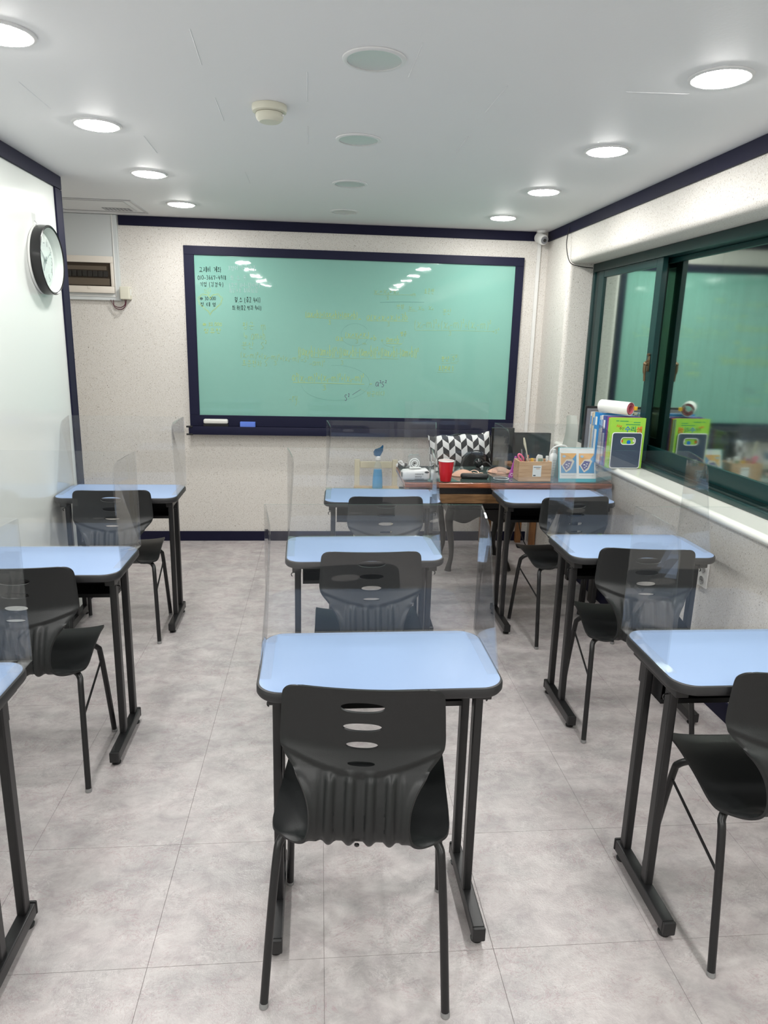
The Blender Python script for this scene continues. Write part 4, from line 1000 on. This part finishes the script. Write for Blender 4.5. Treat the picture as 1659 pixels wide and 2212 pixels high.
a = gy(1066, 924, 4.51); b_ = gy(1116, 924, 4.51)
mo = thing('monitor', 'older black monitor tilted away beside the cushioned chair', 'monitor', ((a.x+b_.x)/2-0.01, 4.52, DZ), 0.10)
hw = (b_.x-a.x)/2; zt = a.z-DZ
bx('screen_frame', (-hw, hw, -0.012, 0.012, 0.05, zt), m_black, mo, bev=0.004)
bx('screen_panel', (-hw+0.01, hw-0.01, -0.0145, -0.0122, 0.085, zt-0.010), m_screen, mo)
text_obj('maker_lettering', 'SAMSUNG', m_silver, mo, (-0.045, -0.0148, 0.066), (1, 0, 0), (0, 0, 1), width=0.06, height=0.010, depth=0.0003)
bx('stand_neck', (-0.022, 0.022, -0.01, 0.02, 0.012, 0.0495), m_black, mo); bx('stand_base', (-0.06, 0.06, -0.04, 0.04, 0.0003, 0.0118), m_black, mo, bev=0.003)

# free-standing clear panel on the teacher desk
a = gy(875, 866, 4.55); b_ = gy(1128, 872, 4.55)
t = thing('clear_panel', 'tall flat clear acrylic panel standing on the teacher desk', 'screen', (0, 4.55, DZ))
bm = bmesh.new(); box(bm, a.x, 1.10, -0.0015, 0.0015, 0.0006, a.z-DZ); bm.normal_update()
for f in bm.faces: f.material_index = 0 if abs(f.normal.y) > 0.5 else 1
mesh_obj('panel', bm, [m_acr, m_acr_edge], t, smooth=False)
for x in (a.x+0.02, 1.05): bx('foot_clip', (x, x+0.03, -0.025, 0.025, 0.0004, 0.012), m_acr_edge, t, bev=0.002)

# ---- things on the teacher desk
def dz(px, py, z=DZ): return gz(px, py, z)
p = dz(903, 1039)
t = thing('wet_wipes_pack', 'white soft pack of wet wipes with small black lettering on the desk front', 'wipes', (0.5*(dz(868, 1040).x+dz(930, 1040).x), 4.115, DZ+0.0005), 0.04)
bm = bmesh.new(); box(bm, -0.085, 0.085, -0.045, 0.045, 0, 0.066, 0.022, 4)
for v in bm.verts:
    v.co.z += 0.006*math.sin(v.co.x*40)*(v.co.z > 0.03); k = abs(v.co.x)/0.085; v.co.z = 0.0+v.co.z*(1-0.10*k**4); v.co.y *= 1-0.15*k**6
mesh_obj('pouch', bm, m_whitepl, t)
bx('flap', (-0.035, 0.035, -0.018, 0.022, 0.0695, 0.0725), m_whitepl, t, bev=0.002)
text_obj('pack_print', 'nature\nstory', m_ink, t, (-0.008, -0.0462, 0.018), (1, 0, 0), (0, 0, 1), width=0.05, height=0.028, depth=0.0004)
bx('pack_stripe', (-0.010, 0.046, -0.0468, -0.0460, 0.010, 0.013), m_ink, t)
o = lt('pack_spot', [(0, 0), (0.014, 0), (0, 0.001)], m_ink, t, n=14, loc=(0.062, -0.0458, 0.052), rot=(math.radians(90), 0, 0), sy=0.45)
o = lt('pack_spot', [(0, 0), (0.016, 0), (0, 0.001)], m_ink, t, n=14, loc=(-0.0853, -0.02, 0.035), rot=(0, math.radians(-90), 0), sy=0.8)
# clear toy-camera shaped piece
p = dz(894, 1009)
t = thing('glass_ornament', 'clear glass ornament shaped like a little camera behind the white pack', 'ornament', (gy(894, 1009, 4.27).x, 4.27, DZ+0.0005), 0.05)
bm = bmesh.new(); prism(bm, rrect(0.078, 0.085, 0.022, 6, 0, 0.082), lambda u, v, q: (u, q, v), -0.015, 0.015); mesh_obj('body', bm, m_greyglass, t)
bx('foot', (-0.030, 0.030, -0.02, 0.02, 0, 0.039), m_dkpaint, t, bev=0.003)
for r_, yy in ((0.030, -0.018), (0.019, -0.021)): tb('lens_ring', [(r_*math.cos(a), yy, 0.072+r_*math.sin(a)) for a in np.linspace(0, 2*math.pi, 28)[:-1]], 0.0035, m_acr_edge, t, n=6, closed=True)
o = lt('lens_centre', [(0, 0), (0.007, 0), (0.005, 0.006), (0, 0.007)], m_black, t, n=14, loc=(0, -0.0155, 0.072), rot=(math.radians(90), 0, 0))
for s in (-1, 1): o = lt('knob', [(0, 0), (0.009, 0), (0.008, 0.006), (0, 0.007)], m_greyglass, t, n=14, loc=(s*0.022, 0, 0.1232))
# folded patterned band
t = thing('cloth_band', 'black and white patterned cloth band at the back left corner of the desk', 'cloth', (0.55, 4.515, DZ+0.0005))
tb('band', smooth_path([(-0.05, -0.01, 0.014), (-0.02, 0.0, 0.016), (0.02, -0.008, 0.017), (0.06, 0.0, 0.013), (0.10, -0.006, 0.013)], 5), [0.010+0.003*math.sin(i) for i in range(21)], m_chev, t, n=8)
tb('knot', smooth_path([(-0.025, 0.0, 0.020), (-0.035, 0.005, 0.032), (-0.020, 0.0, 0.040), (-0.012, -0.005, 0.028)], 4), 0.006, m_chev, t, n=7)
# red cup
p = dz(964, 1041)
t = thing('plastic_cup', 'red plastic cup with white inside near the front of the teacher desk', 'cup', (p.x, p.y+0.03, DZ+0.0005))
lt('cup_body', [(0, 0), (0.031, 0), (0.033, 0.004), (0.040, 0.060), (0.046, 0.1205), (0.0445, 0.1205), (0.032, 0.006), (0, 0.005)], m_red, t, n=36)
lt('white_lining', [(0, 0.0055), (0.0315, 0.0065), (0.0438, 0.1195)], m_whitepl, t, n=36)
lt('lip', [(0.0445, 0.1207), (0.0475, 0.1195), (0.048, 0.1225), (0.0465, 0.1245), (0.0445, 0.1235), (0.0445, 0.1207)], m_whitepl, t, n=36)
# masks
def mask(x, y, rz, lab):
    t = thing('face_mask', lab, 'mask', (x, y, DZ+0.0005), rz, 'peach fabric masks on the teacher desk')
    bm = bmesh.new(); N = 16; rows = []
    for i in range(N+1):
        u = i/N; hw = 0.002+0.05*math.sin(math.pi*min(u*1.15, 1))**0.6*(1-0.25*u)+0.012*u
        rows.append([bm.verts.new((-0.09+0.16*u, (v-0.5)*2*hw, 0.004+0.034*math.sin(math.pi*min(1, u*0.95+0.03))*(1-(2*v-1)**2))) for v in [j/10 for j in range(11)]])
    for A, B in zip(rows, rows[1:]):
        for k in range(10): bm.faces.new((A[k], A[k+1], B[k+1], B[k]))
    bmesh.ops.solidify(bm, geom=list(bm.faces), thickness=0.002)
    mesh_obj('mask_body', bm, m_peach, t)
    for s in (-1, 1): tb('ear_loop', smooth_path([(0.05, s*0.03, 0.012), (0.09, s*0.045, 0.020), (0.115, s*0.03, 0.012), (0.10, s*0.012, 0.006), (0.07, s*0.012, 0.012)], 5), 0.0025, m_peach, t, n=6)
p = dz(1003, 1027); mask(p.x, p.y, 0.3, 'peach fabric mask lying beside the red cup')
p = dz(1072, 1020); mask(p.x+0.03, p.y-0.02, -0.2, 'second peach mask half behind the black webcam cable')
# glasses case
p = dz(1028, 1037); t = thing('glasses_case', 'black textured pen case lying on the front of the glass top', 'case', (p.x, p.y+0.045, DZ+0.0005), -0.06)
bm = bmesh.new(); box(bm, -0.085, 0.085, -0.03, 0.03, 0, 0.030, 0.014, 4)
for v in bm.verts: v.co.y *= 1-0.45*(abs(v.co.x)/0.085)**3
mesh_obj('case_body', bm, m_blackrub, t)
tb('zip', [(-0.075+0.15*i/20, -0.0295*(1-0.45*abs(-0.075+0.15*i/20)/0.085), 0.016) for i in range(21)], 0.0022, m_plasticcap, t, n=6)
# webcam
p = dz(1032, 1015); t = thing('webcam', 'black round webcam with curled cable in the middle of the teacher desk', 'webcam', (p.x, p.y, DZ+0.0005))
bm = bmesh.new(); bmesh.ops.create_uvsphere(bm, u_segments=20, v_segments=12, radius=0.030); bmesh.ops.translate(bm, verts=bm.verts, vec=(0, 0, 0.045)); mesh_obj('camera_ball', bm, m_black, t)
lt('stand', [(0, 0), (0.022, 0), (0.020, 0.006), (0.010, 0.018), (0, 0.02)], m_blackrub, t, n=18)
o = lt('lens', [(0, 0), (0.012, 0), (0.010, 0.005), (0, 0.006)], m_screen, t, n=16, loc=(0, -0.029, 0.047), rot=(math.radians(90), 0, 0))
tb('cable', smooth_path([(0.02, 0.0, 0.04), (0.06, 0.02, 0.045), (0.09, 0, 0.02), (0.07, -0.03, 0.008), (0.10, -0.04, 0.01), (0.12, 0.0, 0.025), (0.09, 0.02, 0.01)], 6), 0.006, m_blackrub, t, n=7)
p = dz(1084, 1037); t = thing('glass_coaster', 'round clear glass coaster left of the wooden pen box', 'coaster', (p.x, p.y+0.02, DZ+0.0005))
lt('disc', [(0, 0), (0.044, 0), (0.047, 0.004), (0.044, 0.007), (0, 0.006)], m_greyglass, t, n=36)
tb('rim', [(0.046*math.cos(a), 0.046*math.sin(a), 0.006) for a in np.linspace(0, 2*math.pi, 33)[:-1]], 0.0018, m_acr_edge, t, n=5, closed=True)
# pink pencil case shaped tall wedge
p = dz(1106, 1032); t = thing('pencil_pouch', 'magenta pointed pouch with pale rings leaning on the wooden box', 'pouch', (p.x+0.015, p.y+0.02, DZ+0.0005))
bm = bmesh.new(); prism(bm, [(-0.032, 0), (0.028, 0), (0.022, 0.055), (0.008, 0.13), (0.002, 0.13), (-0.016, 0.055)], lambda u, v, q: (u, q, v), -0.012, 0.012)
mesh_obj('pouch_body', bm, m_magenta, t)
for (x, z) in ((-0.016, 0.018), (0.012, 0.018), (0.0, 0.050)): tb('printed_ring', [(x+0.008*math.cos(a), -0.013, z+0.008*math.sin(a)) for a in np.linspace(0, 2*math.pi, 17)[:-1]], 0.0016, m_paper, t, n=5, closed=True)
# wooden pen box
a = dz(1119, 1040); b_ = dz(1188, 1040); wv = (b_.x-a.x)
BX, BY = (a.x+b_.x)/2, a.y+0.06
t = thing('pen_box', 'light wooden pen box with a white barcode sticker', 'box', (BX, BY, DZ+0.0005))
hw = wv/2; bh = 0.121
for nm, dm in (('front_board', (-hw, hw, -0.06, -0.050, 0, bh)), ('back_board', (-hw, hw, 0.050, 0.06, 0, bh)), ('side_board', (-hw, -hw+0.01, -0.0499, 0.0499, 0, bh)), ('side_board', (hw-0.01, hw, -0.0499, 0.0499, 0, bh)), ('bottom_board', (-hw+0.0101, hw-0.0101, -0.0499, 0.0499, 0, 0.008))):
    bx(nm, dm, m_boxwood, t, bev=0.001, seg=1)
st = bx('sticker', (-hw+0.085, -hw+0.138, -0.0612, -0.0602, 0.030, 0.098), m_paper, t, smooth=False)
bx('barcode', (-hw+0.090, -hw+0.105, -0.0618, -0.0613, 0.034, 0.040), m_ink, st); bx('sticker_line', (-hw+0.090, -hw+0.132, -0.0618, -0.0613, 0.085, 0.088), m_ink, st)
bx('sticker_line', (-hw+0.105, -hw+0.128, -0.0618, -0.0613, 0.076, 0.080), m_boxwood, st)
zb = DZ+0.0005+0.0085
def inbox(name, lab, cat, x, y): return thing(name, lab, cat, (BX+x, BY+y, zb), 0, 'stationery in the wooden pen box')
t = inbox('scissors', 'pink handled scissors standing in the wooden pen box', 'scissors', -0.07, 0.0)
bm = bmesh.new(); tube(bm, smooth_path([(0.03, 0, 0.09), (0.006, 0, 0.13), (-0.016, 0, 0.148), (-0.022, 0, 0.135), (0.0, 0, 0.105), (0.028, 0, 0.085)], 5), 0.006, 8); mesh_obj('handle', bm, m_pink, t)
bx('blade', (0.015, 0.027, -0.002, 0.002, 0.0, 0.09), m_silver, t)
for i, (nm, x, y, hh, dx, mt, lb) in enumerate([('pen', -0.052, 0.015, 0.175, -0.018, m_silver, 'silver pen beside the pink scissors'), ('pen', -0.042, -0.01, 0.160, -0.012, m_black, 'dark pen leaning in the wooden pen box'), ('pen', -0.030, 0.02, 0.14, 0.006, m_orange, 'orange pen behind the pink scissors')]):
    t = inbox(nm, lb, 'pen', x, y); tb('barrel', [(0, 0, 0.0), (dx, 0, hh)], 0.0042, mt, t, n=8); tb('clip', [(dx*0.8, -0.006, hh*0.78), (dx, -0.006, hh)], 0.0012, m_silver, t, n=5)
t = inbox('marker', 'yellow capped marker peeping out of the wooden box', 'marker', 0.0, 0.0); tb('barrel', [(0, 0, 0), (-0.004, 0, 0.105)], 0.009, m_whitepl, t); tb('cap', [(-0.004, 0, 0.1055), (-0.005, 0, 0.122)], 0.0105, m_yellow, t)
t = inbox('correction_roller', 'white and green correction roller in the wooden box', 'stationery', 0.043, 0.0)
bm = bmesh.new(); prism(bm, [(-0.018, 0.0), (0.018, 0.0), (0.018, 0.11), (0.012, 0.142), (-0.010, 0.146), (-0.020, 0.13)], lambda u, v, q: (u, q, v), -0.012, 0.012); mesh_obj('body', bm, m_whitepl, t)
bx('label_strip', (-0.015, 0.014, -0.0135, -0.0125, 0.10, 0.125), M('grey_green', (0.25, 0.33, 0.22), 0.5), t)
t = inbox('glue_stick', 'slim white capped stick at the right end of the wooden box', 'glue', 0.088, 0.0); tb('tube', [(0, 0, 0), (0, 0, 0.11)], 0.008, m_whitepl, t); tb('cap', [(0, 0, 0.1105), (0, 0, 0.138)], 0.0092, m_whitepl, t)
t = inbox('wooden_spatula', 'long pale stick with flat end standing in the wooden box', 'stick', -0.015, -0.03)
bm = bmesh.new(); tube(bm, [(0, 0, 0), (-0.035, 0.01, 0.17), (-0.048, 0.012, 0.215), (-0.055, 0.014, 0.25)], [0.003, 0.004, 0.008, 0.005], 6); mesh_obj('stick', bm, m_palecream, t)
# sanitiser bottle
p = dz(1200, 1034, DZ); t = thing('white_bottle', 'slim white plastic bottle left of the desk calendar', 'bottle', (p.x+0.01, p.y+0.10, DZ+0.0005))
lt('bottle_body', [(0, 0), (0.026, 0), (0.028, 0.006), (0.028, 0.115), (0.020, 0.135), (0.010, 0.145), (0, 0.145)], m_whitepl, t, n=24)
lt('cap', [(0, 0.1455), (0.011, 0.1455), (0.011, 0.168), (0, 0.170)], m_whitepl, t, n=16)
for k in range(6): bx('scale_mark', (-0.012, 0.012, -0.0292, -0.0285, 0.02+k*0.016, 0.0215+k*0.016), m_grille, t)
# calendar
a = dz(1205, 1039); b_ = dz(1284, 1040); cw = (b_.x-a.x)/2; cx = (a.x+b_.x)/2
t = thing('desk_calendar', 'standing desk calendar with two orange and blue pictures and a teal base', 'calendar', (cx, 4.075, DZ+0.0005), 0.0)
Hc = 0.200; sl = 0.055
def calp(u, v): return (u, sl*v/Hc, v)
bm = bmesh.new(); q = [(-cw-0.006, 0.0), (cw, 0.0), (cw, Hc), (-cw-0.004, Hc)]
A = [bm.verts.new((u, sl*v/Hc, v)) for u, v in q]; B_ = [bm.verts.new((u, sl*v/Hc+0.003, v)) for u, v in q]
bm.faces.new(A); bm.faces.new(B_[::-1])
for k in range(4): bm.faces.new((A[k], A[(k+1) % 4], B_[(k+1) % 4], B_[k]))
mesh_obj('stand_front', bm, m_teal, t)
bm = bmesh.new(); q = [(-cw, 0.0), (cw, 0.0), (cw, Hc), (-cw, Hc)]
A = [bm.verts.new((u, 0.112-0.052*v/Hc, v)) for u, v in q]; B_ = [bm.verts.new((u, 0.115-0.052*v/Hc, v)) for u, v in q]
bm.faces.new(A); bm.faces.new(B_[::-1])
for k in range(4): bm.faces.new((A[k], A[(k+1) % 4], B_[(k+1) % 4], B_[k]))
mesh_obj('stand_back', bm, m_teal, t)
def calbox(name, u0, u1, v0, v1, lay, mat, par, poly=None):
    bm = bmesh.new(); pl = poly or [(u0, v0), (u1, v0), (u1, v1), (u0, v1)]
    y0, y1 = -0.0004-0.0005*lay, -0.0004-0.0005*(lay+1)
    prism(bm, pl, lambda u, v, qq: (u, sl*v/Hc+qq, v), y0, y1); return mesh_obj(name, bm, mat, par, smooth=False)
pg = calbox('page', -cw+0.002, cw-0.002, 0.020, Hc-0.002, 0, m_paper, t)
m_cor = M('print_orange', (0.78, 0.42, 0.13), 0.5); m_cbl = M('print_blue', (0.05, 0.30, 0.55), 0.5); m_cnv = M('print_indigo', (0.10, 0.11, 0.30), 0.5); m_ccr = M('print_cream', (0.72, 0.66, 0.55), 0.5); m_clb = M('print_light_blue', (0.35, 0.55, 0.72), 0.5)
for s in (-1, 1):
    c0 = s*(cw/2-0.001); hw = cw/2-0.009; z0, z1 = 0.052, 0.168
    calbox('picture', c0-hw, c0+hw, z0, z1, 1, m_cor, pg)
    calbox('picture_sea', 0, 0, 0, 0, 2, m_cbl, pg, [(c0-hw, z0), (c0+hw, z0), (c0+hw, z1-0.006), (c0+hw*0.35, z0+0.075), (c0-hw, z0+0.045)])
    calbox('picture_book', 0, 0, 0, 0, 3, m_ccr, pg, [(c0-hw*0.92, z0+0.045), (c0-hw*0.35, z0+0.004), (c0+hw*0.25, z0+0.022), (c0+hw*0.75, z0+0.070), (c0+hw*0.45, z0+0.084), (c0-hw*0.3, z0+0.080)])
    calbox('picture_page', 0, 0, 0, 0, 4, m_cnv, pg, [(c0-hw*0.74, z0+0.045), (c0-hw*0.33, z0+0.015), (c0+hw*0.15, z0+0.034), (c0+hw*0.45, z0+0.068), (c0-hw*0.25, z0+0.073)])
    for (u, v, r_) in ((-0.3, 0.05, 0.007), (0.05, 0.055, 0.006), (-0.25, 0.033, 0.005), (-0.05, 0.042, 0.006)):
        calbox('picture_detail', 0, 0, 0, 0, 5, m_paper, pg, [(c0+hw*u+r_*math.cos(k), z0+v+0.5*r_*math.sin(k)) for k in np.linspace(0, 5.6, 9)])
    calbox('picture_bubble', 0, 0, 0, 0, 5, m_clb, pg, [(c0-hw*0.6+0.011*math.cos(k), z1-0.018+0.007*math.sin(k)) for k in np.linspace(0, 5.9, 12)])
    for k in range(13):
        calbox('date_mark', c0-hw+0.004+k*(2*hw-0.008)/13, c0-hw+0.0065+k*(2*hw-0.008)/13, 0.036, 0.040, 1, m_grille, pg)
bm = bmesh.new()
for k in range(26):
    u = -cw+0.012+k*(2*cw-0.024)/25
    tube(bm, [(u, sl+0.005*math.cos(q)+0.001, Hc-0.003+0.006*math.sin(q)) for q in np.linspace(0, 2*math.pi, 9)[:-1]], 0.0008, 4, closed=True)
o = mesh_obj('spiral_binding', bm, m_whitepl, t)

# ---- books on the sill
SZ = 0.9025
t = thing('bookend', 'navy bookend panel with white rim and oval hand hole on the sill', 'bookend', (1.765, 3.905, SZ), 0.0)
hw, hh = 0.088, 0.205
def fnb(u, v, q): return (u, q, v)
outer = rrect(2*hw, hh, 0.014, 4, 0, hh/2+0.002); inner = rrect(0.086, 0.040, 0.016, 4, 0.008, hh-0.045)
bm = bmesh.new()
for q in (0, 0.004):
    O = [bm.verts.new(fnb(u, v, q)) for u, v in outer]; I = [bm.verts.new(fnb(u, v, q)) for u, v in inner]; n = len(O)
    for k in range(n): bm.faces.new((O[k], O[(k+1) % n], I[(k+1) % n], I[k]))
    if q == 0: O0, I0 = O, I
for k in range(n):
    bm.faces.new((O0[k], O0[(k+1) % n], O[(k+1) % n], O[k])); bm.faces.new((I0[k], I0[(k+1) % n], I[(k+1) % n], I[k]))
mesh_obj('front_plate', bm, m_navybin, t)
tb('white_rim', [(u, 0.002, v) for u, v in outer], 0.003, m_whitepl, t, n=8, closed=True)
tb('handle_rim', [(u, 0.002, v) for u, v in inner], 0.0028, m_whitepl, t, n=8, closed=True)
m_b = lambda n, c: M(n, c, 0.4)
bc = dict(lime=m_lime, magenta=m_b('book_magenta', (0.35, 0.05, 0.20)), purple=m_b('book_purple', (0.16, 0.10, 0.34)), orange=m_b('book_orange', (0.75, 0.30, 0.08)), navy=m_b('book_indigo', (0.07, 0.10, 0.33)), white=m_b('book_white', (0.72, 0.72, 0.72)), grey=m_b('book_grey', (0.50, 0.54, 0.60)), blue=m_b('book_blue', (0.02, 0.25, 0.62)), cream=m_b('book_cream', (0.70, 0.64, 0.52)), tan=m_b('book_tan', (0.48, 0.32, 0.15)))
BOOKS = [('lime', .018, .292, .205, 'lime green workbook with colourful title, front of the row on the sill'), ('lime', .020, .285, .205, 'lime green book right behind the titled workbook'), ('orange', .010, .288, .20, 'thin orange book in the row on the sill'), ('magenta', .012, .290, .20, 'thin magenta book between the orange and purple ones'),
         ('purple', .012, .290, .20, 'thin purple book beside the indigo one'), ('navy', .042, .292, .205, 'thick indigo book in the row on the sill'), ('orange', .012, .290, .20, 'orange striped book between indigo and white ones'), ('white', .022, .290, .20, 'white book between the indigo and blue ones'), ('grey', .025, .285, .20, 'pale grey book next to the blue one'),
         ('blue', .055, .300, .21, 'thick bright blue book with white print on its spine'), ('white', .022, .292, .20, 'white book just behind the bright blue one'), ('cream', .030, .288, .20, 'cream book near the back of the row'), ('tan', .008, .290, .20, 'thin tan book near the back of the row'), ('white', .030, .292, .20, 'last white book against the dark frame')]
y = 3.915
for i, (cn, th, hh, ww, lab) in enumerate(BOOKS):
    x1 = 1.864; x0 = x1-ww*0.93
    bk = thing('book', lab, 'book', ((x0+x1)/2, y+th/2, SZ), 0, 'books standing on the window sill')
    c = 0.0012; hwd = ww/2; ht = th/2
    bm = bmesh.new(); box(bm, -hwd, hwd, -ht, -ht+c, 0, hh); box(bm, -hwd, hwd, ht-c, ht, 0, hh); box(bm, -hwd, -hwd+c, -ht+c, ht-c, 0, hh)
    mesh_obj('cover', bm, bc[cn], bk, smooth=False)
    bx('page_block', (-hwd+c+0.0002, hwd-0.003, -ht+c+0.0001, ht-c-0.0001, 0.003, hh-0.004), m_paper, bk, smooth=False)
    if th > 0.02 and i > 1:
        oc_ = m_paper if cn in ('navy', 'blue') else bc['blue']
        bx('spine_print', (-hwd-0.0006, -hwd-0.0001, -ht*0.55, ht*0.45, hh-0.075, hh-0.025), oc_, bk)
        bx('spine_print', (-hwd-0.0006, -hwd-0.0001, -ht*0.7, ht*0.5, 0.05, hh-0.10), bc['white'] if cn == 'blue' else bc['grey'], bk)
    if i == 0:
        F = -ht-0.0003
        def tx(s, u, v, w_, h_, mt, **k): text_obj('cover_title', s, mt, bk, (u, F, v), (1, 0, 0), (0, 0, 1), width=w_, height=h_, depth=0.0004, **k)
        m_tb = M('title_blue', (0.0, 0.16, 0.62), 0.4); m_tg = M('title_green', (0.01, 0.30, 0.12), 0.4); m_to = M('title_orange', (0.80, 0.13, 0.02), 0.4); m_tk = M('title_black', (0.01, 0.02, 0.01), 0.4)
        tx('New', -0.070, 0.238, 0.034, 0.016, m_to, shear=0.3); tx('주산', -0.052, 0.222, 0.030, 0.018, m_tk); tx('수', -0.018, 0.212, 0.032, 0.032, m_tb, offset=0.02)
        tx('리', 0.018, 0.212, 0.028, 0.032, m_tg, offset=0.02); tx('셈', 0.050, 0.208, 0.034, 0.036, m_to, offset=0.02)
        for (u, v, wd) in ((-0.075, 0.272, 0.018), (-0.052, 0.271, 0.050), (0.030, 0.264, 0.040), (-0.015, 0.252, 0.085)): bx('cover_print', (u, u+wd, F-0.0004, F, v, v+0.004), m_tg, bk)
        o = lt('cover_badge', [(0, 0), (0.016, 0), (0.016, 0.0005), (0, 0.0006)], M('badge_purple', (0.10, 0.02, 0.25), 0.4), bk, n=24, loc=(-0.062, F, 0.192), rot=(math.radians(90), 0, 0))
        for (u, v, r_, mt) in ((-0.03, 0.158, 0.008, m_to), (-0.045, 0.165, 0.005, m_to), (0.012, 0.152, 0.012, m_tb), (0.045, 0.162, 0.010, m_paper)):
            lt('cover_dot', [(0, 0), (r_, 0), (r_, 0.0005), (0, 0.0006)], mt, bk, n=18, loc=(u, F, v), rot=(math.radians(90), 0, 0))
    y += th+0.0015
# dark framed board behind the books
t = thing('framed_board', 'dark framed board standing behind the row of books', 'frame', (1.755, y+0.012, SZ))
bm = bmesh.new()
for dm in ((-0.118, -0.106, -0.008, 0.008, 0, 0.325), (0.096, 0.108, -0.008, 0.008, 0, 0.325), (-0.106, 0.096, -0.008, 0.008, 0.313, 0.325), (-0.106, 0.096, -0.008, 0.008, 0, 0.012)): box(bm, *dm, bev=0.001, seg=1)
mesh_obj('frame', bm, m_dkpaint, t); bx('panel', (-0.1058, 0.0958, -0.003, 0.003, 0.0122, 0.3128), m_grille, t)
# rolled paper on top of the books
a = Vector((1.685, 4.13, 0)); b_ = Vector((1.79, 3.955, 0)); ax_ = (b_-a); Lr = ax_.length; ang = math.atan2(ax_.y, ax_.x)
t = thing('paper_roll', 'white paper roll with pink lining lying on top of the books', 'roll', ((a.x+b_.x)/2, (a.y+b_.y)/2, SZ+0.3005), ang)
def spiral(r0, r1, t0, t1, n=70): return [((r0+(r1-r0)*k/n)*math.cos(t0+(t1-t0)*k/n), (r0+(r1-r0)*k/n)*math.sin(t0+(t1-t0)*k/n)) for k in range(n+1)]
def sheet(name, sp, th, mat, x0, x1):
    bm = bmesh.new(); rows = []
    for (u, v) in sp:
        r_ = math.hypot(u, v); iu, iv = u*(1-th/r_), v*(1-th/r_)
        rows.append([bm.verts.new((x0, u, v+0.039)), bm.verts.new((x1, u, v+0.039)), bm.verts.new((x1, iu, iv+0.039)), bm.verts.new((x0, iu, iv+0.039))])
    for A, B in zip(rows, rows[1:]):
        for k in range(4): bm.faces.new((A[k], A[(k+1) % 4], B[(k+1) % 4], B[k]))
    bm.faces.new(rows[0]); bm.faces.new(rows[-1][::-1]); mesh_obj(name, bm, mat, t, angle=60)
sheet('outer_sheet', spiral(0.039, 0.037, 0, 2*math.pi*1.02), 0.0016, m_paper, -Lr/2, Lr/2)
m_pl = M('pink_lining', (0.66, 0.17, 0.22), 0.5)
sheet('pink_lining', spiral(0.035, 0.022, 0.2, 2*math.pi*1.7), 0.0018, m_pl, -Lr/2+0.002, Lr/2+0.001)
bx('yellow_clip', (Lr/2-0.004, Lr/2+0.012, 0.030, 0.050, 0.030, 0.052), m_yellow, t, bev=0.002)
# white sheet curling behind
t = thing('curled_paper', 'white curled paper sheets standing left of the books', 'paper', (1.60, 4.50, DZ))
pts = [gy(x, yy, 4.50) for x, yy in ((1225, 898), (1247, 900), (1240, 960), (1205, 960), (1212, 930))]
bm = bmesh.new(); rows = []
a0 = gy(1224, 898, 4.50); a1 = gy(1246, 898, 4.50); c0 = gy(1203, 975, 4.50); c1 = gy(1240, 1000, 4.50)
for i in range(13):
    q = i/12; l_ = a0.lerp(Vector((c0.x, 4.5, DZ+0.004)), q); r_ = a1.lerp(Vector((c1.x, 4.5, DZ+0.004)), q)
    row = []
    for j in range(9):
        s_ = j/8; v = l_.lerp(r_, s_)
        row.append(bm.verts.new((v.x-1.60+0.010*math.sin(q*3.1), 0.03*math.sin(s_*3.1)*(1-q*0.3)+0.02*q*q-0.02*math.sin(q*5), v.z-DZ)))
    rows.append(row)
for A, B in zip(rows, rows[1:]):
    for k in range(8): bm.faces.new((A[k], A[k+1], B[k+1], B[k]))
bmesh.ops.solidify(bm, geom=list(bm.faces), thickness=0.002); mesh_obj('sheet', bm, m_paper, t)
t = thing('plastic_carrier', 'white plastic carrier handle behind the desk calendar', 'container', (1.55, 4.45, DZ+0.0005))
bx('tub', (-0.055, 0.07, -0.03, 0.03, 0, 0.10), m_whitepl, t, bev=0.008)
tb('handle', smooth_path([(-0.05, 0, 0.09), (-0.045, 0, 0.13), (-0.01, 0, 0.160), (0.05, 0, 0.162), (0.066, 0, 0.12), (0.066, 0, 0.09)], 6), 0.006, m_whitepl, t, n=8)
